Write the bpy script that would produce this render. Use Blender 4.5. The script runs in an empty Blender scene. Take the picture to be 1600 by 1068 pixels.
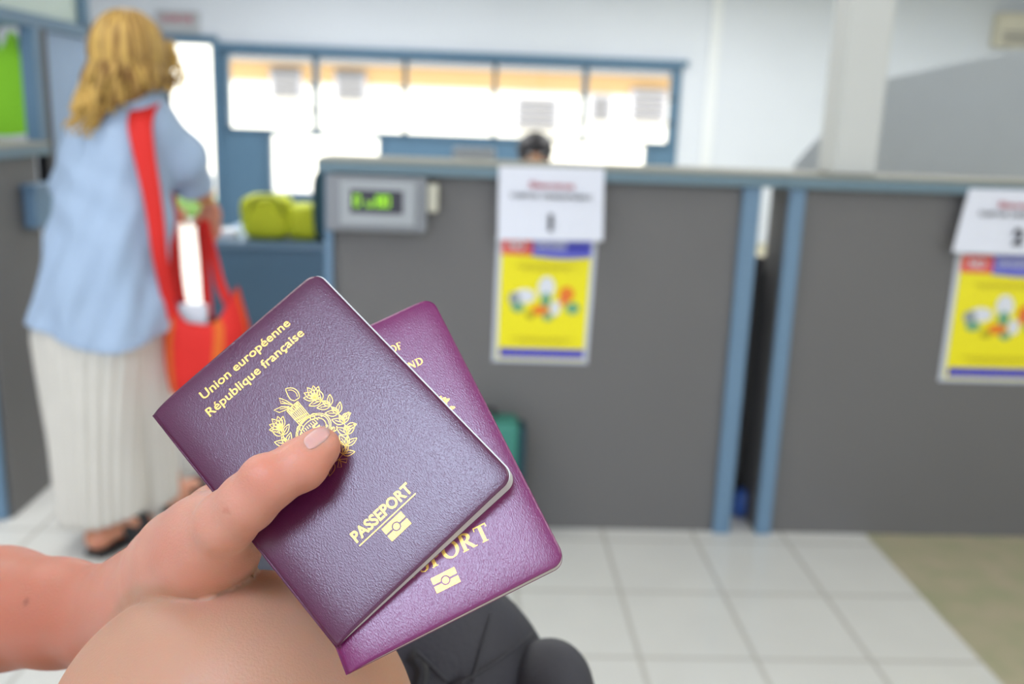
import bpy, math, random
import numpy as np
from mathutils import Vector, Matrix

random.seed(7); rng = np.random.default_rng(7)
sc = bpy.context.scene
col = sc.collection

# ------------------------------------------------------------------ camera
F = 1496.0; PITCH, YAW, ROLL = .23396, .04209, .03695
H = 1.38
def cam_rows(p, y, r):
    fwd = np.array([math.sin(y)*math.cos(p), math.cos(y)*math.cos(p), -math.sin(p)])
    right = np.array([math.cos(y), -math.sin(y), 0.0]); up = np.cross(right, fwd)
    c, s = math.cos(r), math.sin(r)
    return np.array([c*right+s*up, -s*right+c*up, fwd])
CM = cam_rows(PITCH, YAW, ROLL); CO = np.array([0, 0, H])
cd = bpy.data.cameras.new('camera'); cam = bpy.data.objects.new('camera', cd); col.objects.link(cam)
Rc = Matrix((CM[0], CM[1], -CM[2])).transposed()
cam.matrix_world = Matrix.Translation((0, 0, H)) @ Rc.to_4x4()
cd.sensor_width = 36; cd.lens = 36*F/1600; cd.clip_start = .02; cd.clip_end = 200
cd.dof.use_dof = True; cd.dof.focus_distance = .365; cd.dof.aperture_fstop = 7.4; cd.dof.aperture_blades = 0
sc.camera = cam

# ------------------------------------------------------------------ world, sun, lights, exposure
w = bpy.data.worlds.new('world'); sc.world = w; w.use_nodes = True
bg = w.node_tree.nodes['Background']; bg.inputs[0].default_value = (.82, .9, 1, 1); bg.inputs[1].default_value = 1.6
def sun():
    l = bpy.data.lights.new('sun', 'SUN'); l.energy = 7; l.angle = .01; l.color = (1, .97, .9)
    o = bpy.data.objects.new('sun', l); col.objects.link(o)
    o.rotation_euler = Vector((.25, .62, -.78)).to_track_quat('-Z', 'Y').to_euler()
sun()
def area(name, loc, sx, sy, power, aim=(0, 0, -1), colr=(1, 1, 1)):
    l = bpy.data.lights.new(name, 'AREA'); l.shape = 'RECTANGLE'; l.size = sx; l.size_y = sy; l.energy = power; l.color = colr
    o = bpy.data.objects.new(name, l); col.objects.link(o); o.location = loc
    o.rotation_euler = Vector(aim).to_track_quat('-Z', 'Y').to_euler(); return o
for i, (x, y) in enumerate([(-1.5, 5.6), (2.2, 5.6), (-1.5, 8.8), (2.2, 8.8)]):
    area('unseen_ceiling_light', (x, y, 2.9), 1.6, .6, 75, colr=(.97, .98, 1))  # unseen lamps, put in to light the far room evenly
area('unseen_overhead_light', (-.77, -.90, 2.9), .8, .75, 51, colr=(.62, .75, 1))  # unseen, placed and tinted to give the passport covers their bluish sheen
area('unseen_ceiling_light', (5.0, 8.2, 2.9), 1.6, .6, 75, colr=(.9, .95, 1))  # added out of view to brighten the back wall at right
area('unseen_overhead_light', (1.7, .4, 2.9), 1.2, .8, 22, colr=(1, .98, .96))  # unseen fill over the right foreground, no fitting modelled
area('unseen_overhead_light', (-1.6, 2.0, 2.9), 1.2, .8, 24, colr=(1, .98, .96))  # another unseen fill, over the left foreground
sc.view_settings.view_transform = 'Standard'; sc.view_settings.look = 'None'
sc.view_settings.gamma = 1; sc.view_settings.use_curve_mapping = False
sc.view_settings.exposure = 0.1

# ------------------------------------------------------------------ point helpers (pixel + a real distance -> world)
def ray(x, y): return CM.T @ np.array([(x-800)/F, -(y-534)/F, 1.0])
def at(x, y, Y): d = ray(x, y); return CO + d*Y/d[1]
def dep(x, y, t): return CO + ray(x, y)*t
def onz(x, y, z): d = ray(x, y); return CO + d*(z-H)/d[2]
K = H/1.3

# ------------------------------------------------------------------ materials
def lin(c):
    return tuple(((v/255+.055)/1.055)**2.4 if v > 10 else v/255/12.92 for v in c)
def mat(name, rgb, rough=.6, metal=0., spec=.5, var=0., vscale=8., bump=0., bscale=60., sss=0., trans=None, emit=0., coat=0.):
    m = bpy.data.materials.new(name); m.use_nodes = True
    nt = m.node_tree; b = nt.nodes['Principled BSDF']; c = lin(rgb)
    b.inputs['Roughness'].default_value = rough; b.inputs['Metallic'].default_value = metal
    b.inputs['Specular IOR Level'].default_value = spec; b.inputs['Coat Weight'].default_value = coat
    b.inputs['Base Color'].default_value = (*c, 1)
    tc = nt.nodes.new('ShaderNodeTexCoord')
    n = nt.nodes.new('ShaderNodeTexNoise'); n.inputs['Scale'].default_value = vscale; n.inputs['Detail'].default_value = 4
    nt.links.new(tc.outputs['Object'], n.inputs['Vector'])
    r = nt.nodes.new('ShaderNodeMapRange'); r.inputs[3].default_value = 1-var-.01; r.inputs[4].default_value = 1+var+.01
    nt.links.new(n.outputs['Fac'], r.inputs[0])
    mx = nt.nodes.new('ShaderNodeVectorMath'); mx.operation = 'SCALE'; mx.inputs[0].default_value = c
    nt.links.new(r.outputs[0], mx.inputs['Scale']); nt.links.new(mx.outputs[0], b.inputs['Base Color'])
    if bump:
        n2 = nt.nodes.new('ShaderNodeTexNoise'); n2.inputs['Scale'].default_value = bscale; n2.inputs['Detail'].default_value = 3
        nt.links.new(tc.outputs['Object'], n2.inputs['Vector'])
        bp = nt.nodes.new('ShaderNodeBump'); bp.inputs['Strength'].default_value = 1; bp.inputs['Distance'].default_value = bump
        nt.links.new(n2.outputs['Fac'], bp.inputs['Height']); nt.links.new(bp.outputs[0], b.inputs['Normal'])
    if sss:
        b.inputs['Subsurface Weight'].default_value = 1; b.inputs['Subsurface Radius'].default_value = (1, .35, .2)
        b.inputs['Subsurface Scale'].default_value = sss
    if emit:
        b.inputs['Emission Color'].default_value = (*c, 1); b.inputs['Emission Strength'].default_value = emit
    return m

def leather(name, rgb):
    m = mat(name, rgb, rough=.31, spec=.7, var=.05, vscale=120)
    nt = m.node_tree; b = nt.nodes['Principled BSDF']
    tc = nt.nodes.new('ShaderNodeTexCoord')
    mp = nt.nodes.new('ShaderNodeMapping'); mp.inputs['Scale'].default_value = (2.4, 1, 1); mp.inputs['Rotation'].default_value = (0, 0, .5)
    nt.links.new(tc.outputs['Object'], mp.inputs[0])
    v = nt.nodes.new('ShaderNodeTexVoronoi'); v.inputs['Scale'].default_value = 1300; v.feature = 'SMOOTH_F1'
    n = nt.nodes.new('ShaderNodeTexNoise'); n.inputs['Scale'].default_value = 900; n.inputs['Detail'].default_value = 5; n.inputs['Distortion'].default_value = .4
    nt.links.new(mp.outputs[0], v.inputs['Vector']); nt.links.new(mp.outputs[0], n.inputs['Vector'])
    ad = nt.nodes.new('ShaderNodeMath'); ad.operation = 'MULTIPLY_ADD'; ad.inputs[1].default_value = .8
    nt.links.new(v.outputs['Distance'], ad.inputs[0]); nt.links.new(n.outputs['Fac'], ad.inputs[2])
    bp = nt.nodes.new('ShaderNodeBump'); bp.inputs['Strength'].default_value = .75; bp.inputs['Distance'].default_value = .000095
    nt.links.new(ad.outputs[0], bp.inputs['Height']); nt.links.new(bp.outputs[0], b.inputs['Normal'])
    return m

def tile_floor():
    m = mat('floor_tiles', (226, 226, 220), rough=.22, spec=.5)
    nt = m.node_tree; N = nt.nodes; L = nt.links; b = N['Principled BSDF']
    geo = N.new('ShaderNodeTexCoord'); sp = N.new('ShaderNodeSeparateXYZ'); L.new(geo.outputs['Object'], sp.inputs[0])
    def ma(op, a, bb=None):
        x = N.new('ShaderNodeMath'); x.operation = op
        for i, q in enumerate((a, bb)):
            if q is None: continue
            if isinstance(q, (int, float)): x.inputs[i].default_value = q
            else: L.new(q, x.inputs[i])
        return x.outputs[0]
    tx, ty = .293*K, .337*K
    fx = ma('FRACT', ma('DIVIDE', ma('SUBTRACT', sp.outputs[0], .429*K - 60*tx), tx))
    fy = ma('FRACT', ma('DIVIDE', ma('SUBTRACT', sp.outputs[1], 2.110*K - 60*ty), ty))
    g = ma('MAXIMUM', ma('LESS_THAN', fx, .04), ma('LESS_THAN', fy, .035))
    vin = ma('GREATER_THAN', sp.outputs[0], 1.303*K)
    n = N.new('ShaderNodeTexNoise'); n.inputs['Scale'].default_value = 5; n.inputs['Detail'].default_value = 6; L.new(geo.outputs['Object'], n.inputs['Vector'])
    r = N.new('ShaderNodeValToRGB'); r.color_ramp.elements[0].color = (*lin((222, 221, 216)), 1); r.color_ramp.elements[1].color = (*lin((236, 235, 229)), 1)
    L.new(n.outputs['Fac'], r.inputs[0])
    m1 = N.new('ShaderNodeMix'); m1.data_type = 'RGBA'; L.new(g, m1.inputs['Factor']); L.new(r.outputs[0], m1.inputs['A']); m1.inputs['B'].default_value = (*lin((200, 197, 189)), 1)
    n3 = N.new('ShaderNodeTexNoise'); n3.inputs['Scale'].default_value = 9; n3.inputs['Detail'].default_value = 3; L.new(geo.outputs['Object'], n3.inputs['Vector'])
    r2 = N.new('ShaderNodeValToRGB'); r2.color_ramp.elements[0].color = (*lin((172, 170, 138)), 1); r2.color_ramp.elements[1].color = (*lin((190, 178, 152)), 1)
    r2.color_ramp.elements[0].position = .35; r2.color_ramp.elements[1].position = .7; L.new(n3.outputs['Fac'], r2.inputs[0])
    m2 = N.new('ShaderNodeMix'); m2.data_type = 'RGBA'; L.new(vin, m2.inputs['Factor']); L.new(m1.outputs['Result'], m2.inputs['A']); L.new(r2.outputs[0], m2.inputs['B'])
    L.new(m2.outputs['Result'], b.inputs['Base Color'])
    ro = N.new('ShaderNodeMix'); ro.data_type = 'FLOAT'; L.new(vin, ro.inputs['Factor']); ro.inputs['A'].default_value = .2; ro.inputs['B'].default_value = .6
    L.new(ro.outputs['Result'], b.inputs['Roughness'])
    return m

def glass():
    m = bpy.data.materials.new('window_glass'); m.use_nodes = True; nt = m.node_tree; nt.nodes.clear()
    o = nt.nodes.new('ShaderNodeOutputMaterial'); mx = nt.nodes.new('ShaderNodeMixShader'); t = nt.nodes.new('ShaderNodeBsdfTransparent')
    g = nt.nodes.new('ShaderNodeBsdfGlossy'); g.inputs['Roughness'].default_value = .05; f = nt.nodes.new('ShaderNodeFresnel'); f.inputs[0].default_value = 1.3
    nt.links.new(f.outputs[0], mx.inputs[0]); nt.links.new(t.outputs[0], mx.inputs[1]); nt.links.new(g.outputs[0], mx.inputs[2]); nt.links.new(mx.outputs[0], o.inputs[0])
    return m

WALL = mat('painted_wall', (206, 212, 220), rough=.8, var=.02, vscale=1.5, bump=.001, bscale=90)
CEIL = mat('ceiling_paint', (232, 232, 230), rough=.9)
BLUE = mat('blue_paint', (82, 116, 142), rough=.45, var=.03)
BLUE2 = mat('light_blue_paint', (106, 136, 162), rough=.45, var=.03)
PALEB = mat('pale_blue_door_paint', (140, 165, 196), rough=.5, var=.03)
GREYL = mat('grey_laminate', (108, 106, 105), rough=.55, var=.03, vscale=3, bump=.0003, bscale=600)
DARKG = mat('dark_grey_laminate', (84, 82, 84), rough=.6, var=.03)
SLAB = mat('counter_top_laminate', (106, 130, 142), rough=.5, var=.03)
SLABE = mat('counter_top_surface', (150, 150, 140), rough=.7, spec=.3)
WHITE = mat('white_gloss_paint', (226, 226, 222), rough=.35)
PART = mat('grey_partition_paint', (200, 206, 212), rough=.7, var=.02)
PAPER = mat('white_paper', (228, 230, 240), rough=.5, bump=.0008, bscale=9)
POCKET = mat('clear_pocket_plastic', (208, 212, 220), rough=.25)
YEL = mat('poster_yellow', (246, 232, 12), rough=.4)
RED = mat('poster_red', (236, 92, 78), rough=.4)
POB = mat('poster_blue', (66, 66, 190), rough=.4)
POB2 = mat('poster_pale_blue', (110, 112, 205), rough=.4)
INK = mat('black_ink', (52, 52, 60), rough=.6)
INKR = mat('red_ink', (176, 72, 84), rough=.6)
INKY = mat('olive_ink', (196, 178, 20), rough=.6)
PICW = mat('poster_picture_white', (226, 228, 234), rough=.5)
PICG = mat('poster_picture_green', (108, 168, 128), rough=.5)
PICO = mat('poster_picture_orange', (240, 130, 30), rough=.5)
PICK = mat('poster_picture_grey', (150, 158, 162), rough=.5)
PLAS = mat('grey_plastic', (138, 141, 146), rough=.45)
PLAS2 = mat('light_grey_plastic', (166, 170, 174), rough=.4)
SCREEN = mat('dark_screen', (52, 50, 62), rough=.2)
LED = mat('green_led', (165, 225, 30), rough=.5, emit=.55)
BLACKP = mat('black_plastic', (34, 34, 38), rough=.5)
CHROME = mat('steel', (200, 202, 205), rough=.25, metal=1)
GLASS = glass()
HIVIS = mat('high_visibility_fabric', (138, 208, 40), rough=.8, bump=.004, bscale=25)
LIME = mat('lime_fabric', (204, 212, 44), rough=.75, var=.06, bump=.004, bscale=30)
TEAL = mat('teal_fabric', (60, 132, 118), rough=.6, var=.05)
DTEAL = mat('dark_teal_fabric', (34, 70, 82), rough=.7, var=.05)
SHIRT = mat('light_blue_cotton', (170, 191, 218), rough=.85, var=.03, vscale=12, bump=.004, bscale=22)
PANTS = mat('off_white_cotton', (216, 211, 202), rough=.85, var=.03, bump=.003, bscale=14)
BAGR = mat('red_cotton', (222, 34, 26), rough=.7, var=.06, bump=.003, bscale=20)
BAGI = mat('purple_lining', (110, 40, 86), rough=.8)
ORNG = mat('orange_stripe', (226, 104, 28), rough=.75)
SKINB = mat('tanned_skin', (206, 150, 112), rough=.5, sss=.004)
SKINW = mat('woman_skin', (214, 150, 122), rough=.5, sss=.004)
HAIR = mat('blond_hair', (198, 160, 84), rough=.5, var=.5, vscale=26)
HAIRD = mat('black_hair', (36, 33, 38), rough=.5)
BLACKF = mat('black_nylon', (48, 48, 58), rough=.62, var=.08, vscale=30, bump=.0006, bscale=260)
BLACKR = mat('black_ribbed_nylon', (58, 58, 66), rough=.7, bump=.0005, bscale=700)
GOLD = mat('gold_foil', (220, 180, 98), rough=.38, metal=1., var=.18, vscale=500, bump=.0001, bscale=2500)
PAGES = mat('passport_pages', (206, 206, 202), rough=.7, var=.04, vscale=400)
LEA1 = leather('burgundy_leatherette', (74, 9, 54))
LEA2 = leather('plum_leatherette', (106, 16, 80))
FTILE = tile_floor()
TAN = mat('tan_leather', (186, 130, 84), rough=.6)
GRASS = mat('grass', (120, 160, 60), rough=.9, var=.3, vscale=20)
CONC = mat('pale_concrete', (225, 222, 214), rough=.9, var=.04)
CREAM = mat('cream_render', (242, 238, 226), rough=.9)
ORW = mat('apricot_render', (232, 190, 132), rough=.9)
EAVE = mat('grey_eave', (132, 130, 128), rough=.8)
SHUT = mat('grey_louvre', (176, 176, 184), rough=.7)
WOOD = mat('bench_wood', (150, 120, 88), rough=.6, var=.1)
BEIGE = mat('beige_plastic', (200, 196, 178), rough=.5)

# ------------------------------------------------------------------ object helpers
def link(name, verts, faces, m, parent=None, smooth=True, label=None):
    me = bpy.data.meshes.new(name); me.from_pydata([tuple(map(float, v)) for v in verts], [], [tuple(map(int, f)) for f in faces])
    ms = m if isinstance(m, (list, tuple)) else [m]
    for q in ms: me.materials.append(q)
    if smooth: me.shade_smooth()
    me.update(); o = bpy.data.objects.new(name, me); col.objects.link(o)
    if parent is not None: attach(o, parent)
    if label: o['label'] = label
    return o
def attach(o, parent):
    o.parent = parent; o.matrix_parent_inverse = world_of(parent).inverted()
def world_of(o):
    m = o.matrix_basis.copy()
    return m if o.parent is None else world_of(o.parent) @ o.matrix_parent_inverse @ m
def empty(name, loc, label, cat, group=None):
    o = bpy.data.objects.new(name, None); col.objects.link(o); o.location = tuple(map(float, loc)); o.empty_display_size = .05
    return tag(o, label, cat, group)
def tag(o, label, cat, group=None):
    o['label'] = label; o['category'] = cat
    if group: o['group'] = group
    return o
def struct(o): o['kind'] = 'structure'; return o

class MB:
    def __init__(s): s.v = []; s.f = []
    def add(s, v, f):
        n = len(s.v); s.v += [tuple(q) for q in v]; s.f += [tuple(i+n for i in q) for q in f]; return s
    def box(s, x0, x1, y0, y1, z0, z1, bev=0.0):
        if bev <= 0:
            v = [(x, y, z) for x in (x0, x1) for y in (y0, y1) for z in (z0, z1)]
            return s.add(v, [(0, 1, 3, 2), (4, 6, 7, 5), (0, 4, 5, 1), (2, 3, 7, 6), (0, 2, 6, 4), (1, 5, 7, 3)])
        import bmesh
        bm = bmesh.new(); bmesh.ops.create_cube(bm, size=1)
        for q in bm.verts: q.co = ((x0+x1)/2+q.co.x*(x1-x0), (y0+y1)/2+q.co.y*(y1-y0), (z0+z1)/2+q.co.z*(z1-z0))
        bmesh.ops.bevel(bm, geom=bm.edges[:], offset=bev, segments=3, affect='EDGES', profile=.5)
        bm.verts.index_update(); s.add([tuple(q.co) for q in bm.verts], [tuple(q.index for q in f.verts) for f in bm.faces]); bm.free(); return s
    def tube(s, pts, r, n=8, flat=1.0, cap=True):
        pts = [Vector(p) for p in pts]; rs = r if hasattr(r, '__len__') else [r]*len(pts)
        t0 = (pts[1]-pts[0]).normalized(); up = t0.orthogonal().normalized(); rings = []
        for i, p in enumerate(pts):
            t = (pts[min(i+1, len(pts)-1)]-pts[max(i-1, 0)]).normalized()
            up = (up - t*up.dot(t)).normalized(); b = t.cross(up)
            rings.append([p + (up*math.cos(a)+b*math.sin(a)*flat)*rs[i] for a in [2*math.pi*k/n for k in range(n)]])
        v = [q for g in rings for q in g]; f = []
        for i in range(len(rings)-1):
            for k in range(n): f.append((i*n+k, i*n+(k+1) % n, (i+1)*n+(k+1) % n, (i+1)*n+k))
        if cap: f += [tuple(range(n))[::-1], tuple((len(rings)-1)*n+k for k in range(n))]
        return s.add(v, f)
    def loft(s, rings, cap=True):
        n = len(rings[0]); v = [q for g in rings for q in g]; f = []
        for i in range(len(rings)-1):
            for k in range(n): f.append((i*n+k, i*n+(k+1) % n, (i+1)*n+(k+1) % n, (i+1)*n+k))
        if cap: f += [tuple(range(n))[::-1], tuple((len(rings)-1)*n+k for k in range(n))]
        return s.add(v, f)
    def prism(s, poly, off):   # poly: 3d points, off: extrusion vector
        n = len(poly); a = [Vector(p) for p in poly]; b = [p+Vector(off) for p in a]
        return s.add(a+b, [tuple(range(n)), tuple(range(2*n-1, n-1, -1))]+[(i, i+n, (i+1) % n+n, (i+1) % n) for i in range(n)])
    def build(s, name, m, parent=None, smooth=False, label=None): return link(name, s.v, s.f, m, parent, smooth, label)
def ribbon_strap(mb, pts, wdir, wid, th):
    # flat band following pts, wide along wdir
    wd = Vector(wdir).normalized(); rings = []
    pts = [Vector(p) for p in pts]
    for i, p in enumerate(pts):
        t = (pts[min(i+1, len(pts)-1)]-pts[max(i-1, 0)]).normalized()
        u = (wd - t*wd.dot(t)).normalized(); n = t.cross(u)
        a = wid[i] if hasattr(wid, '__len__') else wid
        rings.append([p+u*a/2*cx+n*th/2*cy for cx, cy in [(-1, -.5), (-.9, -1), (.9, -1), (1, -.5), (1, .5), (.9, 1), (-.9, 1), (-1, .5)]])
    mb.loft(rings)
def smooth_path(pts, n=8):
    pts = [np.array(p, float) for p in pts]; out = []
    P = [2*pts[0]-pts[1]]+pts+[2*pts[-1]-pts[-2]]
    for i in range(1, len(P)-2):
        for k in range(n):
            t = k/n; a, b, c, d = P[i-1], P[i], P[i+1], P[i+2]
            out.append(.5*((2*b)+(-a+c)*t+(2*a-5*b+4*c-d)*t*t+(-a+3*b-3*c+d)*t**3))
    out.append(pts[-1]); return out

# ------------------------------------------------------------------ implicit bodies
class SDF:
    """smooth union of round cones / ellipsoids, meshed by surface nets on a non-uniform grid"""
    def __init__(s): s.p = []; s.G = []
    def cone(s, a, ra, b, rb, k=.01): s.p.append(('c', np.array(a, float), ra, np.array(b, float), rb, k)); return s
    def ell(s, c, r, k=.01, rot=None, sub=False): s.p.append(('e', np.array(c, float), np.array(r, float), rot, sub, k)); return s
    def fun(s, lo, hi, f, k=.01): s.p.append(('f', np.array(lo, float), np.array(hi, float), f, k)); return s
    def cut(s, a, b, r, k=.001): s.p.append(('x', np.array(a, float), r, np.array(b, float), r, k)); return s
    @staticmethod
    def _cone(P, a, ra, b, rb):
        ba = b-a; l2 = ba@ba; h = np.clip(((P-a)@ba)/l2, 0, 1)
        return np.linalg.norm(P-a-h[..., None]*ba, axis=-1)-(ra+(rb-ra)*h)
    def _one(s, q, P):
        if q[0] in 'cx': return s._cone(P, q[1], q[2], q[3], q[4])
        if q[0] == 'e':
            d = P-q[1]
            if q[3] is not None: d = d@q[3].T
            k0 = np.linalg.norm(d/q[2], axis=-1); return (k0-1)*float(np.min(q[2]))*.5+(k0-1)*k0/(np.linalg.norm(d/q[2]**2, axis=-1)+1e-9)*.5
        return q[3](P)
    def bbox(s, q):
        if q[0] in 'cx': r = max(q[2], q[4]); return np.minimum(q[1], q[3])-r, np.maximum(q[1], q[3])+r
        if q[0] == 'e': r = q[2] if q[3] is None else np.full(3, q[2].max()); return q[1]-r, q[1]+r
        return q[1], q[2]
    def split(s): s.G.append(len(s.p)); return s     # later shapes touch the earlier ones without melting into them
    def value(s, P):
        D = R = np.full(P.shape[:-1], 1.0)
        for i, q in enumerate(s.p):
            if i in s.G: R = np.minimum(R, D); D = np.full(P.shape[:-1], 1.0)
            D = s._comb(D, s._one(q, P), q)
        return np.minimum(D, R)
    def _comb(s, D, d, q):
        k = q[-1]
        if q[0] == 'x' or (q[0] == 'e' and q[4]):
            h = np.maximum(k-np.abs(D+d), 0)/k; return np.maximum(D, -d)+h*h*k/4
        h = np.maximum(k-np.abs(D-d), 0)/k; return np.minimum(D, d)-h*h*k/4
    def mesh(s, xs, ys, zs, relax=1):
        nx, ny, nz = len(xs), len(ys), len(zs); D = np.full((nx, ny, nz), .5); R = None
        for qi, q in enumerate(s.p):
            if qi in s.G: R = D if R is None else np.minimum(R, D); D = np.full((nx, ny, nz), .5)
            lo, hi = s.bbox(q); m = .022+q[-1]
            i0, i1 = np.searchsorted(xs, [lo[0]-m, hi[0]+m]); j0, j1 = np.searchsorted(ys, [lo[1]-m, hi[1]+m]); k0, k1 = np.searchsorted(zs, [lo[2]-m, hi[2]+m])
            if i1 <= i0 or j1 <= j0 or k1 <= k0: continue
            P = np.stack(np.meshgrid(xs[i0:i1], ys[j0:j1], zs[k0:k1], indexing='ij'), -1)
            D[i0:i1, j0:j1, k0:k1] = s._comb(D[i0:i1, j0:j1, k0:k1], s._one(q, P), q)
        if R is not None: D = np.minimum(D, R)
        S = D < 0
        c = [S[a:nx-1+a, b:ny-1+b, e:nz-1+e] for a in (0, 1) for b in (0, 1) for e in (0, 1)]
        cnt = sum(q.astype(np.int8) for q in c); act = (cnt > 0) & (cnt < 8)
        I, J, Kk = np.nonzero(act); idx = -np.ones(act.shape, np.int64); idx[I, J, Kk] = np.arange(len(I))
        acc = np.zeros((len(I), 3)); num = np.zeros(len(I))
        cs = [(a, b, e) for a in (0, 1) for b in (0, 1) for e in (0, 1)]
        for u in cs:
            for v in cs:
                if sum(v)-sum(u) == 1 and all(v[q] >= u[q] for q in range(3)):
                    d0 = D[I+u[0], J+u[1], Kk+u[2]]; d1 = D[I+v[0], J+v[1], Kk+v[2]]; mk = (d0 < 0) != (d1 < 0)
                    t = np.where(mk, d0/np.where(mk, d0-d1, 1), 0)
                    p0 = np.stack([xs[I+u[0]], ys[J+u[1]], zs[Kk+u[2]]], 1); p1 = np.stack([xs[I+v[0]], ys[J+v[1]], zs[Kk+v[2]]], 1)
                    acc += np.where(mk[:, None], p0+(p1-p0)*t[:, None], 0); num += mk
        V = acc/num[:, None]
        fs = []
        for ax in range(3):
            A = np.take(S, range(0, S.shape[ax]-1), ax); B = np.take(S, range(1, S.shape[ax]), ax); ch = np.argwhere(A != B)
            ok = np.ones(len(ch), bool); o1, o2 = [(1, 2), (2, 0), (0, 1)][ax]
            ok &= (ch[:, o1] > 0) & (ch[:, o2] > 0) & (ch[:, o1] < act.shape[o1]) & (ch[:, o2] < act.shape[o2]); ch = ch[ok]
            def cell(d1, d2):
                q = ch.copy(); q[:, o1] -= d1; q[:, o2] -= d2; return idx[q[:, 0], q[:, 1], q[:, 2]]
            Q = np.stack([cell(1, 1), cell(0, 1), cell(0, 0), cell(1, 0)], 1)
            ins = S[ch[:, 0], ch[:, 1], ch[:, 2]]; Q[~ins] = Q[~ins][:, ::-1]; fs.append(Q)
        Fq = np.concatenate(fs); Fq = Fq[(Fq >= 0).all(1)]
        for _ in range(2*relax):
            a = np.zeros_like(V); n = np.zeros(len(V))
            for i in range(4):
                np.add.at(a, Fq[:, i], V[Fq[:, (i+1) % 4]]); np.add.at(n, Fq[:, i], 1)
                np.add.at(a, Fq[:, i], V[Fq[:, (i+3) % 4]]); np.add.at(n, Fq[:, i], 1)
            V = V*.4+.6*a/np.maximum(n, 1)[:, None]
            for _ in range(2): V = s.project(V)
        return V, Fq
    def grad(s, V, e=2e-4):
        g = np.stack([s.value(V+np.eye(3)[i]*e)-s.value(V-np.eye(3)[i]*e) for i in range(3)], 1)/(2*e)
        return g/np.maximum(np.linalg.norm(g, axis=1, keepdims=True), .3)
    def project(s, V):
        d = s.value(V); g = s.grad(V); return V-np.clip(d, -.004, .004)[:, None]*g
def nonuni(lo, hi, flo, fhi, fine, coarse):
    a = list(np.arange(flo, fhi, fine)); x = flo; st = fine; L = []
    while x > lo: st = min(st*1.25, coarse); x -= st; L.append(x)
    x = a[-1]; st = fine; R = []
    while x < hi: st = min(st*1.25, coarse); x += st; R.append(x)
    return np.array(L[::-1]+a+R)

# ================================================================== SETTING
YC = 2.86*K                      # front plane of the counters
YB = 10.5*K                      # back wall
def grid_wall(mb, x0, x1, z0, z1, y0, y1, holes):
    xs = sorted({x0, x1, *[h[0] for h in holes], *[h[1] for h in holes]}); zs = sorted({z0, z1, *[h[2] for h in holes], *[h[3] for h in holes]})
    for i in range(len(xs)-1):
        j = 0
        while j < len(zs)-1:
            def hole(jj): cx, cz = (xs[i]+xs[i+1])/2, (zs[jj]+zs[jj+1])/2; return any(h[0] < cx < h[1] and h[2] < cz < h[3] for h in holes)
            if hole(j): j += 1; continue
            k = j
            while k+1 < len(zs)-1 and not hole(k+1): k += 1
            mb.box(xs[i], xs[i+1], y0, y1, zs[j], zs[k+1]); j = k+1
struct(MB().box(-8, 7.6, -4, YB+.1, -.1, 0).build('floor', FTILE))
struct(MB().box(-8, 7.6, -4, YB+.2, 3.0, 3.1).build('ceiling', CEIL))
X = lambda px, py: at(px, py, YB)[0]
Z = lambda px, py: at(px, py, YB)[2]
dx0, dx1 = X(262, 200), X(345, 200); dz = Z(300, 68)
wx0, wx1 = X(343, 150), X(1062, 180); wz = Z(700, 86)
mb = MB(); grid_wall(mb, -8, 7.6, 0, 3.0, YB, YB+.2, [(dx0, dx1, 0, dz), (dx1, wx1, 0, wz)]); struct(mb.build('wall_back', WALL))
mb = MB(); mb.box(7.4, 7.6, -4, YB, 0, 3); struct(mb.build('wall_right', WALL))
mb = MB(); mb.box(-8.2, -8, -4, YB, 0, 3); struct(mb.build('wall_left', WALL))
# thin raised strips on the back wall
mb = MB(); mb.box(X(1106, 100), X(1122, 100), YB-.03, YB, 0, 3); struct(mb.build('trim_1', mat('strip_paint', (220, 224, 226), rough=.7)))
# door frame, open to the bright yard
mb = MB(); mb.box(dx0-.09, dx0, YB-.04, YB+.2, 0, dz+.09); mb.box(dx0, dx1-.07, YB-.04, YB+.2, dz, dz+.09); mb.box(dx1-.07, dx1, YB-.04, YB+.2, 0, dz+.09)
struct(mb.build('door_1', BLUE))
# blue window unit: solid panel with openings
ops = []
for a, b in [(357, 489), (497, 630), (636, 770), (776, 910), (918, 1048)]:
    ops.append((X(a, 150), X(b, 150), Z(700, 211), Z(700, 99)))
low1 = (X(424, 260), X(592, 260), Z(500, 303), Z(500, 213)); low2 = (X(858, 240), X(1008, 240), Z(900, 300), Z(900, 223))
mb = MB(); grid_wall(mb, dx1, wx1, 0, wz, YB+.02, YB+.12, ops+[low1, low2])
W1 = struct(mb.build('window_1', BLUE))
mb = MB()
for o_ in ops+[low1, low2]:
    for a in (o_[0]-.035, o_[1]): mb.box(a, a+.035, YB-.03, YB+.02, o_[2]-.02, o_[3]+.02)
    for a in (o_[2]-.035, o_[3]): mb.box(o_[0]-.035, o_[1]+.035, YB-.03, YB+.02, a, a+.035)
mb.box(dx1, wx1+.05, YB-.05, YB+.02, wz-.03, wz+.04)
mb.build('window_frame', BLUE, W1)
for o_ in ops+[low1, low2]:
    MB().box(o_[0], o_[1], YB+.065, YB+.071, o_[2], o_[3]).build('pane', GLASS, W1)
mb = MB()
for o_ in ops:
    for t in (.28, .62):
        mb.box(o_[1]-.03, o_[1]+.03, YB-.05, YB-.03, o_[2]+(o_[3]-o_[2])*t-.02, o_[2]+(o_[3]-o_[2])*t+.02)
mb.build('hinge', BLACKP, W1)

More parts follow.
